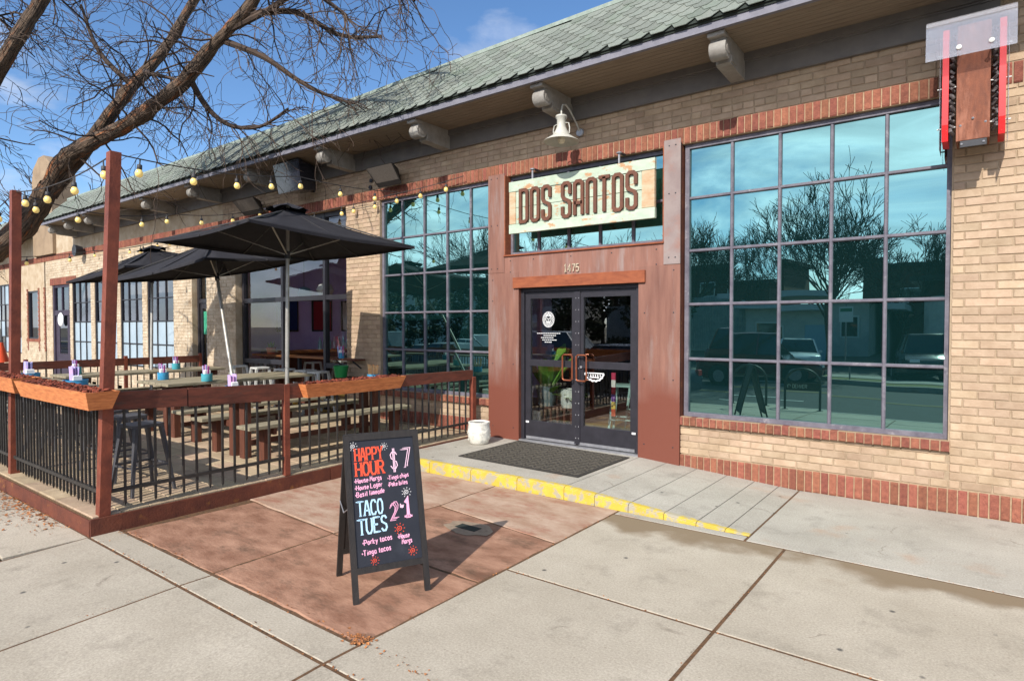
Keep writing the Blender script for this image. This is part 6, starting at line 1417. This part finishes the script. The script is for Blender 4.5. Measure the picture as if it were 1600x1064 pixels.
for k, (y, z, c, l) in enumerate(((8.7, 2.0, (40, 60, 120), 'framed blue print on the lavender wall behind the bar'), (9.7, 2.0, (150, 40, 50), 'framed red print on the lavender wall behind the bar'), (10.6, 2.0, (210, 200, 190), 'framed pale print on the lavender wall behind the bar'))):
    fr_ = thing('framed_print', (-13.48, y, z), l, 'picture'); MB().box(0, .03, -.3, .3, -.4, .4).build('frame', DARKFR, fr_); MB().box(.03, .034, -.26, .26, -.36, .36).build('print', flat('print_%s' % 'abc'[k], srgb(*c), .8), fr_)
ag = thing('agave_plant', (-12.1, 7.42, 1.14), 'spiky agave in an orange pot on the plank counter inside the patio window', 'potted plant')
MB().lathe([(.07, 0), (.1, .14), (.1, .14), (.09, .13), (0, .12)], n=18).build('pot', flat('orange_pot', srgb(200, 96, 50), .6), ag, smooth=True); leafy(ag, 14, .3, .14, .018, random.Random(8), .9)
for i, (x, c, l) in enumerate(((-8.6, (176, 40, 44), 'red lantern shaped hanging lamp inside the patio window'), (-10.2, (230, 226, 220), 'white round hanging lamp inside the patio window'), (-11.6, (150, 190, 210), 'pale blue round hanging lamp inside the patio window'))):
    hl = thing('hanging_lamp', (x - 1.6 - i * .15, 8.2 + i * .5, 2.4), l, 'lamp'); MB().lathe([(0, 0), (.14, .04), (.2, .16), (.14, .28), (.03, .32)], n=18).build('shade', flat('shade_%s' % 'rwb'[i], srgb(*c), .7), hl, smooth=True); MB().tube([(0, 0, .32), (0, 0, 1.89)], .006, 5).build('cord', CABLE, hl)

# ------------------------------------------------------------------ dry leaves, grit in the joints
def litter():
    M = MB(); q = random.Random(12)
    for k in range(900):
        if k < 700: x = -6.1 - abs(q.gauss(0, .75)) - q.random() * 1.6; y = 1.93 - abs(q.gauss(0, .13)) - .01
        else: x = -5.8 + q.random() * 4; y = q.choice((1.93, 2.17)) + q.gauss(0, .02)
        z = .004 if y > 1.4 else -.02; s = .006 + .016 * q.random() ** 2 if k < 700 else .005 + .006 * q.random(); a = q.random() * 6.28
        u = Vector((math.cos(a), math.sin(a), q.random() * .5)) * s; v = Vector((-math.sin(a), math.cos(a), q.random() * .4)) * s * .6; c = Vector((x, y, z + .003))
        M.add([c - u, c + v, c + u, c - v], [(0, 1, 2, 3)])
    for k in range(500):
        if k % 2: c = Vector((q.choice((-4.28, -2.69, -1.19)) + q.gauss(0, .012), 1.0 + q.random() * 4, .001))
        else: c = Vector((-5.6 + q.random() * 6, q.choice((1.927, 3.48, 5.11)) + q.gauss(0, .012), .001))
        if c.x < -2.72 and c.y > 1.95: continue
        if c.y < 1.4: c.z = -.0606 * (1.4 - c.y) + .004
        s = .003 + .006 * q.random() ** 2; a = q.random() * 6.28; u = Vector((math.cos(a), math.sin(a), .2)) * s; v = Vector((-math.sin(a), math.cos(a), .3)) * s * .7
        M.add([c - u, c + v, c + u, c - v], [(0, 1, 2, 3)])
    for k in range(60):
        c = Vector((-2.74 + q.gauss(0, .05), 2.19 + q.gauss(0, .03), .004)); s = .006 + .008 * q.random(); M.add([c + Vector((-s, 0, 0)), c + Vector((0, -s, .004)), c + Vector((s, 0, 0)), c + Vector((0, s, .003))], [(0, 1, 2, 3)])
    tag(M.build('leaf_litter', LITTER, fix=False), 'dry orange leaves and grit scattered along the foot of the patio edging', 'leaves', kind='stuff')
litter()
